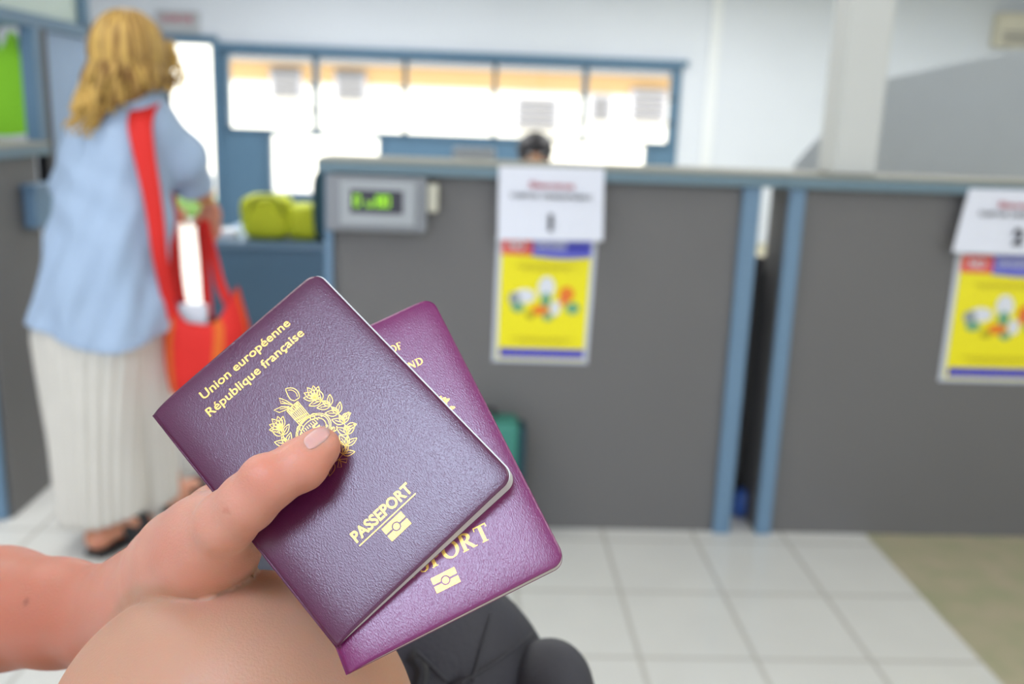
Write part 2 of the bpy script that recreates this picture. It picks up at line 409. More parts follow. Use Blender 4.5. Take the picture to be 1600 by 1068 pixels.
# ------------------------------------------------------------------ outside
YO = 21.0
struct(MB().box(-30, 30, YB+.2, 40, -.12, -.02).build('ground_outside', CONC))
gb = empty('neighbouring_building', (0, YO, -.02), 'sunlit pale building with an apricot band beyond the window row', 'building')
zE = at(700, 112, YO)[2]; zO = at(700, 136, YO)[2]
mb = MB(); mb.box(at(352, 130, YO)[0], 16, YO, YO+.4, -.02, zO); mb.box(-16, at(352, 130, YO)[0], YO, YO+.4, -.02, 4.2); mb.build('wall', CREAM, gb)
MB().box(at(352, 130, YO)[0], 16, YO-.02, YO+.4, zO, zE+.05).build('apricot_band', ORW, gb, label='apricot painted band under the eave')
MB().box(at(348, 130, YO)[0], 16, YO-.35, YO+.5, zE+.05, zE+.75).build('eave', EAVE, gb)
for a, b, c, d in [(424, 472, 108, 152), (524, 572, 112, 156), (806, 872, 152, 202), (922, 955, 150, 188), (985, 1040, 140, 190)]:
    x0, x1, z1, z0 = at(a, 150, YO)[0], at(b, 150, YO)[0], at((a+b)/2, c, YO)[2], at((a+b)/2, d, YO)[2]
    mb = MB(); mb.box(x0, x1, YO-.12, YO-.001, z0, z1); w_ = mb.build('window', SHUT, gb)
    mb = MB()
    for k in range(5): mb.box(x0+.06, x1-.06, YO-.16, YO-.12, z0+(z1-z0)*(k+.15)/5, z0+(z1-z0)*(k+.7)/5)
    mb.build('louvre', EAVE, w_)
mb = MB(); mb.box(-5.6, -2.4, YB+.9, YB+3, -.021, .03)
g_ = mb.build('grass_verge', GRASS); tag(g_, 'strip of bright green grass outside the open door', 'grass'); g_['kind'] = 'stuff'

# wall sign over the door
p0, p1 = at(243, 16, YB), at(314, 54, YB)
sg = empty('wall_sign', (p0[0], YB, p1[2]), 'pale sign with red lettering on wall above the door', 'sign')
MB().box(p0[0], p1[0], YB-.03, YB-.001, p1[2], p0[2], .008).build('board', PLAS2, sg)

# ------------------------------------------------------------------ text helper
def text_geo(body, width=None, cap=None, bold=0.0, spacing=1.0):
    cu = bpy.data.curves.new('t', 'FONT'); cu.body = body; cu.size = 1; cu.offset = bold; cu.resolution_u = 3; cu.space_character = spacing; cu.fill_mode = 'FRONT'
    o = bpy.data.objects.new('t', cu); me = o.to_mesh()
    v = np.array([q.co[:] for q in me.vertices]); f = [tuple(p.vertices) for p in me.polygons]; o.to_mesh_clear(); bpy.data.objects.remove(o)
    cu.body = 'H'; o = bpy.data.objects.new('t', cu); me = o.to_mesh(); ch = max(q.co[1] for q in me.vertices); o.to_mesh_clear(); bpy.data.objects.remove(o)
    v[:, 0] -= v[:, 0].min(); s = cap/ch; sx = width/v[:, 0].max() if width else s
    return np.stack([v[:, 0]*sx, v[:, 1]*s], 1), f
def wall_text(name, body, cx, z, width, cap, y, m, parent, bold=.02):
    v, f = text_geo(body, width, cap, bold); ww = v[:, 0].max()
    V = [(cx-ww/2+a, y, z+b) for a, b in v]; return link(name, V, f, m, parent, False)
wall_text('lettering', 'SORTIE', (p0[0]+p1[0])/2, (p0[2]+p1[2])/2, (p1[0]-p0[0])*.7, .07, YB-.034, INKR, sg)

# ------------------------------------------------------------------ counters
ZT = 1.157*K
def YX(px, py): return at(px, py, YC)
cl = YX(518, 400)[0]; cr = YX(1160, 600)[0]*0+.865*K
def counter(x0, x1, label, depth, cat='counter', posts=(), name='service_counter', over=.035, top_x=None):
    e = empty(name, ((x0+x1)/2, YC+depth/2, 0), label, cat)
    MB().box(x0, x1, YC+.012, YC+depth, 0, ZT-.045).build('front_panel', GREYL, e)
    tx0, tx1 = top_x or (x0-.03, x1)
    MB().box(tx0, tx1, YC-over, YC+depth+.03, ZT-.045, ZT-.012, .004).build('top_edge', SLAB, e, label='grey blue edge under the worktop')
    MB().box(tx0, tx1, YC-over+.004, YC+depth+.03, ZT-.012, ZT, .003).build('worktop', SLABE, e, label='pale worktop surface')
    for a, b in posts: MB().box(a, b, YC-.012, YC+.012, 0, ZT-.045, .003).build('edge_post', BLUE2, e)
    return e
G0 = .815*K; G1 = .942*K
counter(cl-.012, G0+.035, 'grey laminate counter with digital display and sheet numbered 1', .19, posts=[(G0-.022, G0+.035), (cl-.02, cl+.005)], top_x=(-.465*K, .905*K))
counter(G1-.008, 2.55*K, 'grey laminate counter at right edge with sheet numbered 2', .19, posts=[(G1-.008, G1+.042)], top_x=(.9055*K, 2.55*K))
counter(-3.0*K, -1.437*K, 'dark grey counter at far left beside the woman', .36*K, posts=[(-1.505*K, -1.45*K)], top_x=(-3.0*K, -1.40*K))
# low gate in the gap
gt = empty('gate_panel', ((G0+G1)/2, YC+.3, 0), 'dark grey low gate panel closing gap between the two counters', 'gate')
gz = at(1222, 402, YC+.25)[2]
MB().box(G0-.06, G1+.16, YC+.24, YC+.26, .0, gz).build('panel', DARKG, gt)
lx = at(1192, 405, YC+.2)
MB().box(G0+.036, G0+.075, YC+.21, YC+.24, lx[2]-.02, lx[2]+.02, .005).build('latch', CHROME, gt, label='steel latch')
fx = onz(1152, 800, 0)
mb = MB(); mb.tube([(fx[0], YC+.16, 0), (fx[0], YC+.16, .03), (fx[0]+.005, YC+.16, .08), (fx[0]+.005, YC+.16, .1)], [.03, .036, .03, .012], 12)
tag(mb.build('bottle', mat('blue_plastic', (60, 100, 180), rough=.3), smooth=True), 'small blue bottle on the floor inside the gap between counters', 'bottle')

# ------------------------------------------------------------------ display box
a, b = YX(512, 262), YX(668, 362)
d_ = empty('digital_display', ((a[0]+b[0])/2, YC-.035, b[2]), 'grey display box with green digits hung on left end of counter', 'display')
MB().box(a[0], b[0], YC-.055, YC+.0119, b[2], ZT-.05, .012).build('housing', PLAS, d_)
a, b = YX(536, 279), YX(651, 350)
mb = MB(); t = .016
c_, e_ = YX(551, 293), YX(632, 332)
grid_wall(mb, a[0], b[0], b[2], a[2], YC-.066, YC-.054, [(c_[0], e_[0], e_[2], c_[2])]); mb.build('bezel', PLAS2, d_)
s_ = MB().box(c_[0], e_[0], YC-.058, YC-.0545, e_[2], c_[2]).build('screen', SCREEN, d_)
def seg(mb, x, z, w, h, on, y):
    t = .0048
    S = {'a': (x, x+w, z+h-t, z+h), 'g': (x, x+w, z+h/2-t/2, z+h/2+t/2), 'd': (x, x+w, z, z+t), 'f': (x, x+t, z+h/2, z+h), 'b': (x+w-t, x+w, z+h/2, z+h), 'e': (x, x+t, z, z+h/2), 'c': (x+w-t, x+w, z, z+h/2)}
    for k in on: q = S[k]; mb.box(q[0], q[1], y-.002, y, q[2], q[3])
mb = MB(); q0 = YX(556, 321)
for k, on in ((0, 'abcdef'), (1.33, 'cde'), (2.3, 'abcdefg'), (3.05, 'abcdef')):
    seg(mb, q0[0]+k*.030, q0[2]+.004, .020, .034, on, YC-.0585)
mb.build('digits', LED, s_, label='lit green digits')
a, b = YX(668, 286), YX(685, 330)
MB().box(a[0]+.002, b[0], YC-.04, YC-.005, b[2], a[2], .005).build('side_knob', BEIGE, d_)

# ------------------------------------------------------------------ paper sheets and posters
def sheet(px, num, label, skew=0, curl=0):
    q = [YX(*p) for p in px]       # tl tr br bl
    x0 = min(q[0][0], q[3][0]); x1 = max(q[1][0], q[2][0]); z1 = q[0][2]; z0 = q[3][2]
    e = empty('paper_sign', ((q[2][0]+q[3][0])/2, YC-.05, z0), label, 'sign', 'white numbered sheets on counter fronts')
    n = 12; rows = 10; V = []; Fc = []
    for lay in (0, 1):
        for j in range(rows+1):
            for i in range(n+1):
                u, v = i/n, j/rows
                L_ = q[0]*(1-v)+q[3]*v; R_ = q[1]*(1-v)+q[2]*v; p = L_*(1-u)+R_*u
                V.append((p[0], YC-.040-.012*v*v-.008*math.sin(u*math.pi)*v+lay*.0006, p[2]))
    m_ = (n+1)*(rows+1); w_ = n+1
    for j in range(rows):
        for i in range(n):
            a = j*w_+i; Fc.append((a, a+w_, a+w_+1, a+1)); Fc.append((a+m_, a+m_+1, a+m_+w_+1, a+m_+w_))
    link('sheet', V, Fc, PAPER, e)
    cx = (q[0][0]+q[1][0]+q[2][0]+q[3][0])/4; w__ = q[1][0]-q[0][0]; h = z1-z0
    wall_text('heading', 'Bienvenue', cx-.0, z1-h*.27, w__*.42, .018, YC-.054, INKR, e, .03)
    wall_text('lettering', 'COMPTOIR  D\'ENREGISTREMENT', cx, z1-h*.41, w__*.78, .013, YC-.057, INK, e, .03)
    wall_text('numeral', num, cx, z1-h*.84, None, .05, YC-.062, INK, e, .05)
    return e
sheet([(779, 258), (942, 262), (939, 373), (777, 371)], '1', 'white paper sheet numbered 1 hanging from the counter edge')
sheet([(1505, 293), (1672, 297), (1660, 396), (1476, 390)], '2', 'white paper sheet numbered 2 hanging from the right counter edge')
def poster(px, label, grp):
    q = [YX(*p) for p in px]
    e = empty('poster', ((q[2][0]+q[3][0])/2, YC-.01, q[3][2]), label, 'poster', grp)
    def P(u, v, y):   # u across 0..1, v down 0..1
        p = (q[0]*(1-u)+q[1]*u)*(1-v)+(q[3]*(1-u)+q[2]*u)*v; return Vector((p[0], YC+y, p[2]))
    def quad(name, u0, v0, u1, v1, y, m, par=e, bot=None, label=None):
        poly = [P(u0, v0, y), P(u1, v0, y)]
        poly += [P(u1+(u0-u1)*k/12, v1+(bot(u1+(u0-u1)*k/12) if bot else 0), y) for k in range(13)]
        return MB().prism(poly, (0, .0012, 0)).build(name, m, par, False, label)
    def blob(name, cu, cv, ru, rv, y, m, par=e):
        return MB().prism([P(cu+ru*math.cos(t), cv+rv*math.sin(t), y) for t in np.linspace(0, 2*math.pi, 20, endpoint=False)], (0, .0012, 0)).build(name, m, par)
    quad('pocket', 0, 0, 1, 1, .006, POCKET)
    quad('print_ground', .05, .02, .95, .97, .003, YEL, label='yellow print')
    wv = lambda u: .018*math.cos(u*9-.5)
    quad('red_block', .05, .02, .36, .15, .0, RED, bot=lambda u: .02*(u-.1), label='red corner block')
    quad('blue_band', .36, .02, .95, .16, .0, POB2, bot=lambda u: .02*math.sin((u-.36)*5), label='blue heading band')
    quad('dark_blue_band', .70, .07, .93, .13, -.003, POB)
    x_ = P(.2, .13, 0); wp = q[1][0]-q[0][0]
    wall_text('lettering', 'NO', x_[0], x_[2]+.008, wp*.16, .026, YC-.003, PICW, e, .03)
    x_ = P(.55, .12, 0); wall_text('heading', 'DANGER', x_[0], x_[2]+.01, wp*.3, .02, YC-.003, PICW, e, .02)
    for v, w0 in [(.235, .62), (.255, .5), (.80, .66), (.82, .5)]: quad('text_line', .5-w0/2, v, .5+w0/2, v+.008, .0, INKY)
    for cu, cv, ru, rv, m in [(.3, .47, .11, .055, PICW), (.2, .49, .06, .05, PICK), (.24, .56, .07, .035, PICG), (.52, .40, .085, .085, PICW), (.52, .5, .05, .06, PICG), (.62, .56, .05, .06, PICW),
                              (.73, .45, .075, .06, PICO), (.8, .56, .07, .045, PICG), (.47, .58, .09, .04, PICO), (.37, .62, .05, .03, INKY), (.55, .63, .05, .03, PICG), (.7, .5, .03, .04, RED)]:
        blob('picture', cu, cv, ru, rv, .0-.0004*cv*3, m)
    quad('footer_band', .07, .885, .95, .955, .0, POB, label='blue footer band')
    return e
poster([(777, 366), (934, 369), (918, 569), (769, 565)], 'yellow, red and blue poster under sheet numbered 1 on middle counter', 'yellow posters on counter fronts')
poster([(1497, 394), (1655, 397), (1640, 600), (1467, 596)], 'yellow, red and blue poster under sheet numbered 2, cut by right frame edge', 'yellow posters on counter fronts')

# ------------------------------------------------------------------ column and partition on the right
cx0, cx1 = at(1301, 275, YC+.04)[0], at(1368, 275, YC+.04)[0]
mb = MB(); mb.box(cx0, cx1, YC+.04, YC+.19, ZT+.001, 3.0, .006); cc = mb.build('column', mat('column_paint', (208, 209, 205), rough=.5)); struct(cc); cc.name = 'trim_2'
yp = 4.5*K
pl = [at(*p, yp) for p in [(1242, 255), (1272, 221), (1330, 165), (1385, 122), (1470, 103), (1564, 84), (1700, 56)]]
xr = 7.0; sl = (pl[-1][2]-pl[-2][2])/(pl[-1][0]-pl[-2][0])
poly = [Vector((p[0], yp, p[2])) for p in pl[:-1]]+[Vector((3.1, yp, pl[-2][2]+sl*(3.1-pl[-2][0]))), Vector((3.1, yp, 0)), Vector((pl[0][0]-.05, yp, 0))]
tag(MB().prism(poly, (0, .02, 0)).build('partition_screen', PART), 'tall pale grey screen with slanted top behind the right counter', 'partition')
a, b = at(1567, 18, YB-.2), at(1640, 76, YB-.2)
ac = empty('air_conditioner', ((a[0]+b[0])/2, YB-.2, b[2]), 'beige air conditioner high on back wall at right', 'air conditioner')
MB().box(a[0], b[0], YB-.2, YB-.001, b[2], a[2], .02).build('casing', BEIGE, ac)
mb = MB()
for k in range(3): mb.box(a[0]+.04, b[0]-.04, YB-.212, YB-.2, b[2]+.04+k*.05, b[2]+.06+k*.05)
mb.build('vent_slats', EAVE, ac)

# ------------------------------------------------------------------ left kiosk frame above the far-left counter
XK = -1.44*K
def onX(x, y, Xc): d = ray(x, y); return CO+d*Xc/d[0]
zb = (1.553*K+1.542*K)/2; zb0 = 1.515*K
kf = empty('kiosk_frame', (XK-.02, 3.2*K, ZT), 'blue metal kiosk frame with glass above the left counter', 'frame')
MB().box(XK-.05, XK, 2.2*K, 3.76*K, zb0, zb+.01).build('beam', BLUE, kf)
p = onX(60, 150, XK); MB().box(XK-.035, XK+.012, p[1]-.035, p[1]+.02, ZT, zb0).build('post', BLUE, kf)
p2 = onX(80, 150, XK); MB().box(XK-.03, XK+.01, p[1]+.02, p[1]+.075, ZT-.4, zb0).build('dark_post', BLACKP, kf, label='dark inner post')
MB().box(XK-.05, XK, 3.70*K, 3.76*K, zb, 3.0).build('post', BLUE, kf)
MB().box(XK-.03, XK-.024, 2.2*K, 3.70*K, zb+.01, 3.0).build('painted_bright_pane', mat('bright_glass_colour', (190, 206, 198), rough=.5), kf)  # opaque pale green puts the brightness of lit glass into the colour
MB().box(XK-1.2, XK-.05, p[1]-.03, p[1]+.01, zb0-.0, zb+.01).build('beam', BLUE, kf)
# pale blue door leaf beyond it
dl = empty('door_leaf', (XK, 3.6*K, 0), 'pale blue door panel standing behind the blond woman', 'door')
MB().box(XK-.06, XK-.02, p[1]+.09, 3.75*K, 0, zb0-.002).build('panel', PALEB, dl)
MB().tube([(XK-.02, 3.68*K, 1.0), (XK+.03, 3.68*K, 1.0), (XK+.03, 3.6*K, 1.0)], .009).build('handle', CHROME, dl, True)
# small blue box on the counter side
a, b = onX(36, 292, XK), onX(80, 354, XK)
bx = empty('wall_box', (XK+.02, (a[1]+b[1])/2, b[2]), 'small light blue box fixed to side of far left counter', 'box')
MB().box(XK+.004, XK+.05, 3.10*K, 3.24*K, b[2]+.02, a[2]-.01, .006).build('case', BLUE2, bx)
MB().box(XK+.004, XK+.056, 3.09*K, 3.25*K, a[2]-.01, a[2]+.01, .004).build('lid', BLUE2, bx)
# high-visibility vest hung behind
def vest():
    Yv = 3.34*K; e = empty('high_visibility_vest', (*at(5, 210, Yv)[:2], at(5, 210, Yv)[2]), 'bright green safety vest hanging at left frame edge', 'vest')
    out = [(12, 48), (22, 60), (34, 95), (42, 150), (46, 208), (10, 212), (-45, 210), (-42, 150), (-38, 95), (-26, 60), (-16, 48), (-10, 70), (-2, 82), (6, 70)]
    MB().prism([Vector(at(x, y, Yv)) for x, y in out], (0, .05, 0)).build('body', HIVIS, e)
    p = at(-2, 48, Yv)
    MB().tube([tuple(p+np.array([-.03, .02, -.01])), tuple(p+np.array([-.01, .02, .01])), tuple(p+np.array([0, .02, .03])), (p[0], p[1]+.02, zb0)], .004).build('hanger', BLACKP, e, True)
vest()

# ------------------------------------------------------------------ blue desk with bags
zd = .75*K
a = onz(314, 375, zd); b = onz(512, 381, zd)
dk = empty('desk', ((a[0]+b[0])/2, a[1]+.35, 0), 'blue desk under the lime bag behind the woman', 'desk')
MB().box(a[0], b[0]+.14, a[1]-.02, a[1]+.75, zd-.03, zd, .004).build('desk_top', BLUE2, dk)
MB().box(a[0]+.02, b[0]+.12, a[1], a[1]+.03, .0, zd-.03).build('modesty_panel', BLUE, dk)
for x_ in (a[0]+.02, b[0]+.08):
    MB().box(x_, x_+.04, a[1]+.68, a[1]+.72, 0, zd-.03).build('leg', BLUE, dk)
YD = a[1]+.12
def soft_box(c, r, pw, m, name, parent, amp=.0):
    n1, n2 = 20, 28; V = []; Fc = []
    for i in range(n1+1):
        th = math.pi*i/n1
        for j in range(n2):
            ph = 2*math.pi*j/n2
            sp = lambda v: math.copysign(abs(v)**pw, v)
            x_, y_, z_ = sp(math.sin(th))*sp(math.cos(ph)), sp(math.sin(th))*sp(math.sin(ph)), sp(math.cos(th))
            k = 1+amp*math.sin(5*ph+3*th)+amp*.6*math.sin(9*ph-4*th)
            V.append((c[0]+r[0]*x_*k, c[1]+r[1]*y_*k, c[2]+r[2]*z_))
    for i in range(n1):
        for j in range(n2): Fc.append((i*n2+j, (i+1)*n2+j, (i+1)*n2+(j+1) % n2, i*n2+(j+1) % n2))
    return link(name, V, Fc, m, parent)
a = at(372, 378, YD); b = at(505, 305, YD)
lb = empty('holdall_bag', ((a[0]+b[0])/2, YD, zd), 'lime yellow soft bag lying on the blue desk', 'bag')
p1_, p2_ = at(418, 342, YD), at(475, 345, YD); zz = zd
h1 = (at(400, 303, YD)[2]-zz)/2
soft_box((p1_[0], YD+.02, zz+h1), (.115, .1, h1), .55, LIME, 'body', lb, .03)
h2 = (at(470, 318, YD)[2]-zz)/2
soft_box((p2_[0], YD+.03, zz+h2), (.085, .09, h2), .6, LIME, 'side_pocket', lb, .05)
mb = MB(); mb.tube(smooth_path([(p1_[0]-.06, YD-.07, zz+h1*1.2), (p1_[0]-.03, YD-.09, zz+h1*1.9), (p1_[0]+.05, YD-.09, zz+h1*1.95), (p1_[0]+.09, YD-.07, zz+h1*1.2)]), .008); mb.build('handle', mat('olive_webbing', (140, 150, 30), rough=.8), lb, True)
p = at(497, 330, YD-.05); dt = empty('rucksack', (p[0], YD-.03, zd), 'dark teal rucksack standing on desk against the counter end', 'bag')
hh = (at(500, 262, YD-.05)[2]-zd)/2
soft_box((p[0]+.035, YD-.02, zd+hh), (.06, .08, hh), .6, DTEAL, 'body', dt, .03)
MB().tube([(p[0]+.01, YD-.02, zd+hh*2-.01), (p[0]+.03, YD-.02, zd+hh*2+.03), (p[0]+.06, YD-.02, zd+hh*2-.01)], .006).build('handle', BLACKP, dt, True)
p = at(360, 368, YD); q = MB(); q.box(p[0]-.05, p[0]+.035, YD-.06, YD+.04, zd, zd+.035, .008); tag(q.build('paper_stack', PAPER), 'small stack of white papers on the desk beside the lime bag', 'paper')

# white box and seated clerk behind the middle counter
p0_, p1_ = at(708, 229, 4.1*K), at(774, 246, 4.1*K)
dk2 = empty('clerk_desk', (.3*K, 4.1*K, 0), 'pale desk hidden behind the counter in front of the seated clerk', 'desk')
MB().box(-.35, .8, 3.95*K, 4.5*K, zd-.03, zd).build('desk_top', SLABE, dk2)
for x_ in (-.33, .75):
    for y_ in (3.97*K, 4.45*K): MB().box(x_, x_+.04, y_, y_+.04, 0, zd-.03).build('leg', EAVE, dk2)
mo = empty('monitor', ((p0_[0]+p1_[0])/2, 4.1*K, zd), 'white top of a desk monitor showing over the counter', 'monitor')
MB().box(p0_[0], p1_[0], 4.08*K, 4.11*K, zd+.12, p0_[2], .008).build('screen', PLAS2, mo)
xm = (p0_[0]+p1_[0])/2
MB().box(xm-.02, xm+.02, 4.11*K, 4.13*K, zd+.01, zd+.3).build('stand', PLAS2, mo); MB().box(xm-.1, xm+.1, 4.05*K, 4.18*K, zd, zd+.012).build('base', PLAS2, mo)
def clerk():
    Yc = 5.0*K; c = at(836, 245, Yc); zt = at(836, 207, Yc)[2]
    e = empty('person', (c[0], Yc, 0), 'dark haired clerk seated behind the middle counter, only crown of head showing', 'person')
    s = SDF(); x_ = c[0]; hz = zt-.11
    s.ell((x_, Yc, hz), (.078, .095, .108), .02); s.cone((x_, Yc+.02, hz-.1), .052, (x_, Yc+.03, hz-.17), .055, .02)
    s.ell((x_, Yc-.1, hz-.02), (.014, .018, .02), .01)
    for q in (-1, 1): s.ell((x_+q*.08, Yc, hz), (.012, .02, .03), .008)
    s.cone((x_, Yc+.03, hz-.24), .12, (x_, Yc+.03, .55), .13, .06); s.cone((x_-.15, Yc+.03, hz-.24), .06, (x_+.15, Yc+.03, hz-.24), .06, .05)
    for q in (-1, 1):
        s.cone((x_+q*.18, Yc+.02, hz-.26), .05, (x_+q*.22, Yc-.05, hz-.5), .042, .03); s.cone((x_+q*.22, Yc-.05, hz-.5), .04, (x_+q*.12, Yc-.26, zd+.05), .028, .02)
        s.cone((x_+q*.09, Yc+.0, .52), .085, (x_+q*.1, Yc-.38, .5), .06, .04); s.cone((x_+q*.1, Yc-.38, .48), .058, (x_+q*.1, Yc-.36, .08), .04, .03); s.cone((x_+q*.1, Yc-.34, .05), .04, (x_+q*.1, Yc-.5, .04), .035, .02)
    V, Fq = s.mesh(np.arange(x_-.36, x_+.36, .014), np.arange(Yc-.62, Yc+.26, .014), np.arange(-.02, zt+.05, .014), 0)
    link('body', V, Fq, SKINB, e)
    for q in (-1, 1): soft_box((x_+q*.03, Yc-.088, hz+.0), (.012, .010, .009), 1, PICW, 'eye', e)
    h = SDF(); h.ell((x_, Yc+.012, hz+.02), (.1, .112, .098), .02); h.ell((x_, Yc+.04, hz-.06), (.08, .07, .1), .03)
    h.ell((x_-.02, Yc-.13, hz-.07), (.06, .06, .07), .02, None, True)
    V, Fq = h.mesh(np.arange(x_-.13, x_+.13, .008), np.arange(Yc-.13, Yc+.14, .008), np.arange(hz-.2, hz+.15, .008), 0); link('hair', V, Fq, HAIRD, e)
    h = SDF(); h.cone((x_, Yc+.03, hz-.25), .135, (x_, Yc+.03, .5), .145, .06); h.cone((x_-.16, Yc+.03, hz-.25), .068, (x_+.16, Yc+.03, hz-.25), .068, .05)
    for q in (-1, 1): h.cone((x_+q*.18, Yc+.02, hz-.26), .06, (x_+q*.21, Yc-.02, hz-.42), .054, .03)
    V, Fq = h.mesh(np.arange(x_-.36, x_+.36, .014), np.arange(Yc-.2, Yc+.26, .014), np.arange(.3, hz, .014), 0); link('shirt', V, Fq, DTEAL, e)
    st = empty('stool', (x_, Yc+.03, 0), 'round office stool under the seated clerk', 'stool')
    MB().tube([(x_, Yc+.03, .30), (x_, Yc+.03, .36)], [.19, .19], 24).build('seat', BLACKP, st)
    MB().tube([(x_, Yc+.03, .02), (x_, Yc+.03, .3)], .025).build('column', CHROME, st)
    MB().tube([(x_, Yc+.03, 0), (x_, Yc+.03, .02)], [.18, .16], 24).build('base', BLACKP, st)
clerk()

# teal suitcase against the counter
a, b = at(783, 656, YC-.11), at(817, 656, YC-.11)
tc_ = empty('suitcase', (a[0]-.05, YC-.1, 0), 'teal upright bag leaning on middle counter, mostly behind passports', 'suitcase')
zt = a[2]
MB().box(a[0]-.13, b[0]-.012, YC-.15, YC-.025, .02, zt, .02).build('body', TEAL, tc_)
MB().box(b[0]-.012, b[0]+.012, YC-.13, YC-.035, .02, zt-.02, .008).build('shadow_strip', DTEAL, tc_, label='dark strip standing for the shadow beside the bag')  # dark box stands in for the shadow at the bag's right
MB().tube([(a[0]-.09, YC-.09, zt-.01), (a[0]-.09, YC-.09, zt+.03), (a[0]-.02, YC-.09, zt+.03), (a[0]-.02, YC-.09, zt-.01)], .007).build('handle', BLACKP, tc_)
for q in (-.1, -.02): MB().tube([(a[0]+q, YC-.09, .018), (a[0]+q+.02, YC-.09, .018)], .018, 12).build('wheel', BLACKP, tc_)

# ================================================================== STANDING WOMAN
def woman():
    Yw = 2.70*K
    r0 = at(150, 870, Yw)
    e = empty('person', (r0[0]+.05, Yw, 0), 'blond woman seen from behind in light blue shirt and off-white culottes', 'person')
    A = lambda x, y, dy=0: at(x, y, Yw+dy)
    pxm = F/(Yw+.1)
    # ---- body
    s = SDF(); hc = A(207, 92, .02)
    s.ell(hc, (.078, .098, .112), .02)
    s.ell(hc+np.array([.01, .03, -.075]), (.05, .06, .045), .03)
    s.ell(hc+np.array([.045, .095, -.01]), (.014, .02, .022), .012)
    s.ell(hc+np.array([-.079, .0, -.01]), (.01, .02, .03), .006); s.ell(hc+np.array([.079, .0, -.01]), (.01, .02, .03), .006)
    s.cone(hc+[0, -.01, -.08], .05, A(200, 175, 0), .055, .02)
    s.cone(A(200, 205, .03), .07, A(180, 330, .03), .075, .05); s.cone(A(180, 330, .03), .075, A(158, 480, .03), .11, .05)
    s.cone(A(145, 215, .02), .036, A(240, 205, .02), .036, .03)
    s.cone(A(150, 215, .03), .036, A(118, 292, .1), .036, .02)                       # left upper arm
    s.cone(A(118, 292, .1), .034, A(180, 330, .3), .032, .02); s.cone(A(180, 330, .3), .03, A(262, 334, .36), .024, .015)
    s.cone(A(246, 205, .03), .036, A(290, 258, .13), .036, .02)                  # right upper arm
    s.cone(A(292, 262, .12), .04, A(322, 312, .3), .026, .02)
    W_ = A(324, 318, .32)
    s.ell(A(330, 335, .34), (.034, .022, .046), .015)
    for k, (x_, y_) in enumerate([(318, 368), (327, 378), (336, 374), (343, 364)]): s.cone(A(324+k*5, 342, .35), .011, A(x_, y_, .36), .009, .006)
    s.cone(A(318, 330, .33), .012, A(304, 350, .33), .010, .006)
    s.ell(A(270, 335, .38), (.035, .022, .036), .015)
    for k in range(4): s.cone(A(272+k*4, 330+k*4, .39), .010, A(286+k*2, 330+k*7, .42), .009, .006)
    s.cone(A(262, 340, .38), .011, A(272, 356, .38), .010, .006)
    # legs
    L0 = onz(150, 868, .0); L1 = onz(268, 802, 0)
    s.cone(A(130, 500, .04), .10, A(148, 660, .05), .065, .04); s.cone(A(148, 660, .05), .06, (L0[0]+.0, L0[1]+.05, .09), .033, .03)
    s.cone(A(195, 500, .08), .11, A(225, 650, .2), .07, .04); s.cone(A(225, 650, .2), .065, (L1[0], L1[1]+.02, .09), .036, .03)
    for L_, dx in ((L0, .09), (L1, .05)):
        s.cone((L_[0], L_[1]+.03, .055), .035, (L_[0]+dx*.6, L_[1]+.13, .045), .030, .02); s.cone((L_[0]+dx*.6, L_[1]+.13, .04), .03, (L_[0]+dx, L_[1]+.2, .033), .022, .02)
        s.ell((L_[0], L_[1]+.026, .05), (.036, .04, .038), .02)
    V, Fq = s.mesh(np.arange(-1.6, -.5, .0065), np.arange(Yw-.2, Yw+.65, .0065), np.arange(0, 1.75, .0065), 0); link('body', V, Fq, SKINW, e)
    # ---- sandals
    for L_, dx in ((L0, .09), (L1, .05)):
        out = []
        for t in np.linspace(0, 1, 10): out.append((t, .030+.012*math.sin(t*3.1)))
        def pt(t, sd): d = Vector((dx, .235, 0)); n = Vector((d.y, -d.x, 0)).normalized(); wd = .034+.012*math.sin(t*math.pi*.9); return Vector((L_[0], L_[1]-.012, 0))+d*t+n*sd*wd
        poly = [pt(t, -1) for t in np.linspace(0, 1, 8)]+[pt(t, 1) for t in np.linspace(1, 0, 8)]
        sd_ = MB().prism(poly, (0, 0, .018)).build('sandal', BLACKP, e, label='black sandal')
        mb = MB()
        for t in (.52, .76):
            c0, c1 = pt(t, -1), pt(t, 1); top = (c0+c1)/2+Vector((0, 0, .105 if t < .5 else .07))
            ribbon_strap(mb, smooth_path([c0, c0*.8+c1*.2+Vector((0, 0, top.z*.75)), top, c1*.8+c0*.2+Vector((0, 0, top.z*.75)), c1], 5), (dx, .235, 0), .05 if t < .5 else .06, .006)
        mb.build('sandal_strap', BLACKP, sd_, True)
    # ---- culottes: two pleated legs from one waistband
    rings = []
    def ring(cx, cy, z, rx, ry, n=96, amp=0, ph=0, m=26):
        out = []
        for k in range(n):
            a = 2*math.pi*k/n; q = 1+amp*(math.sin(m*a+ph)+.5*math.sin(7*a+ph*2+z*9)+.5*math.sin(3*a+z*6))
            out.append((cx+rx*math.cos(a)*q, cy+ry*math.sin(a)*q, z))
        return out
    def leg(rows, ph):
        R_ = []; ys = [r[0] for r in rows]
        for y in np.linspace(ys[0], ys[-1], 40):
            xl = np.interp(y, ys, [r[1] for r in rows]); xr = np.interp(y, ys, [r[2] for r in rows]); dy = np.interp(y, ys, [r[3] for r in rows]); ry = np.interp(y, ys, [r[4] for r in rows])
            l, r_ = A(xl, y, dy), A(xr, y, dy); t = (y-ys[0])/(ys[-1]-ys[0])
            R_.append(ring((l[0]+r_[0])/2, Yw+dy, (l[2]+r_[2])/2, (r_[0]-l[0])/2, ry, 180, .016+.034*t, ph+t*1.1))
        return R_
    mb = MB()
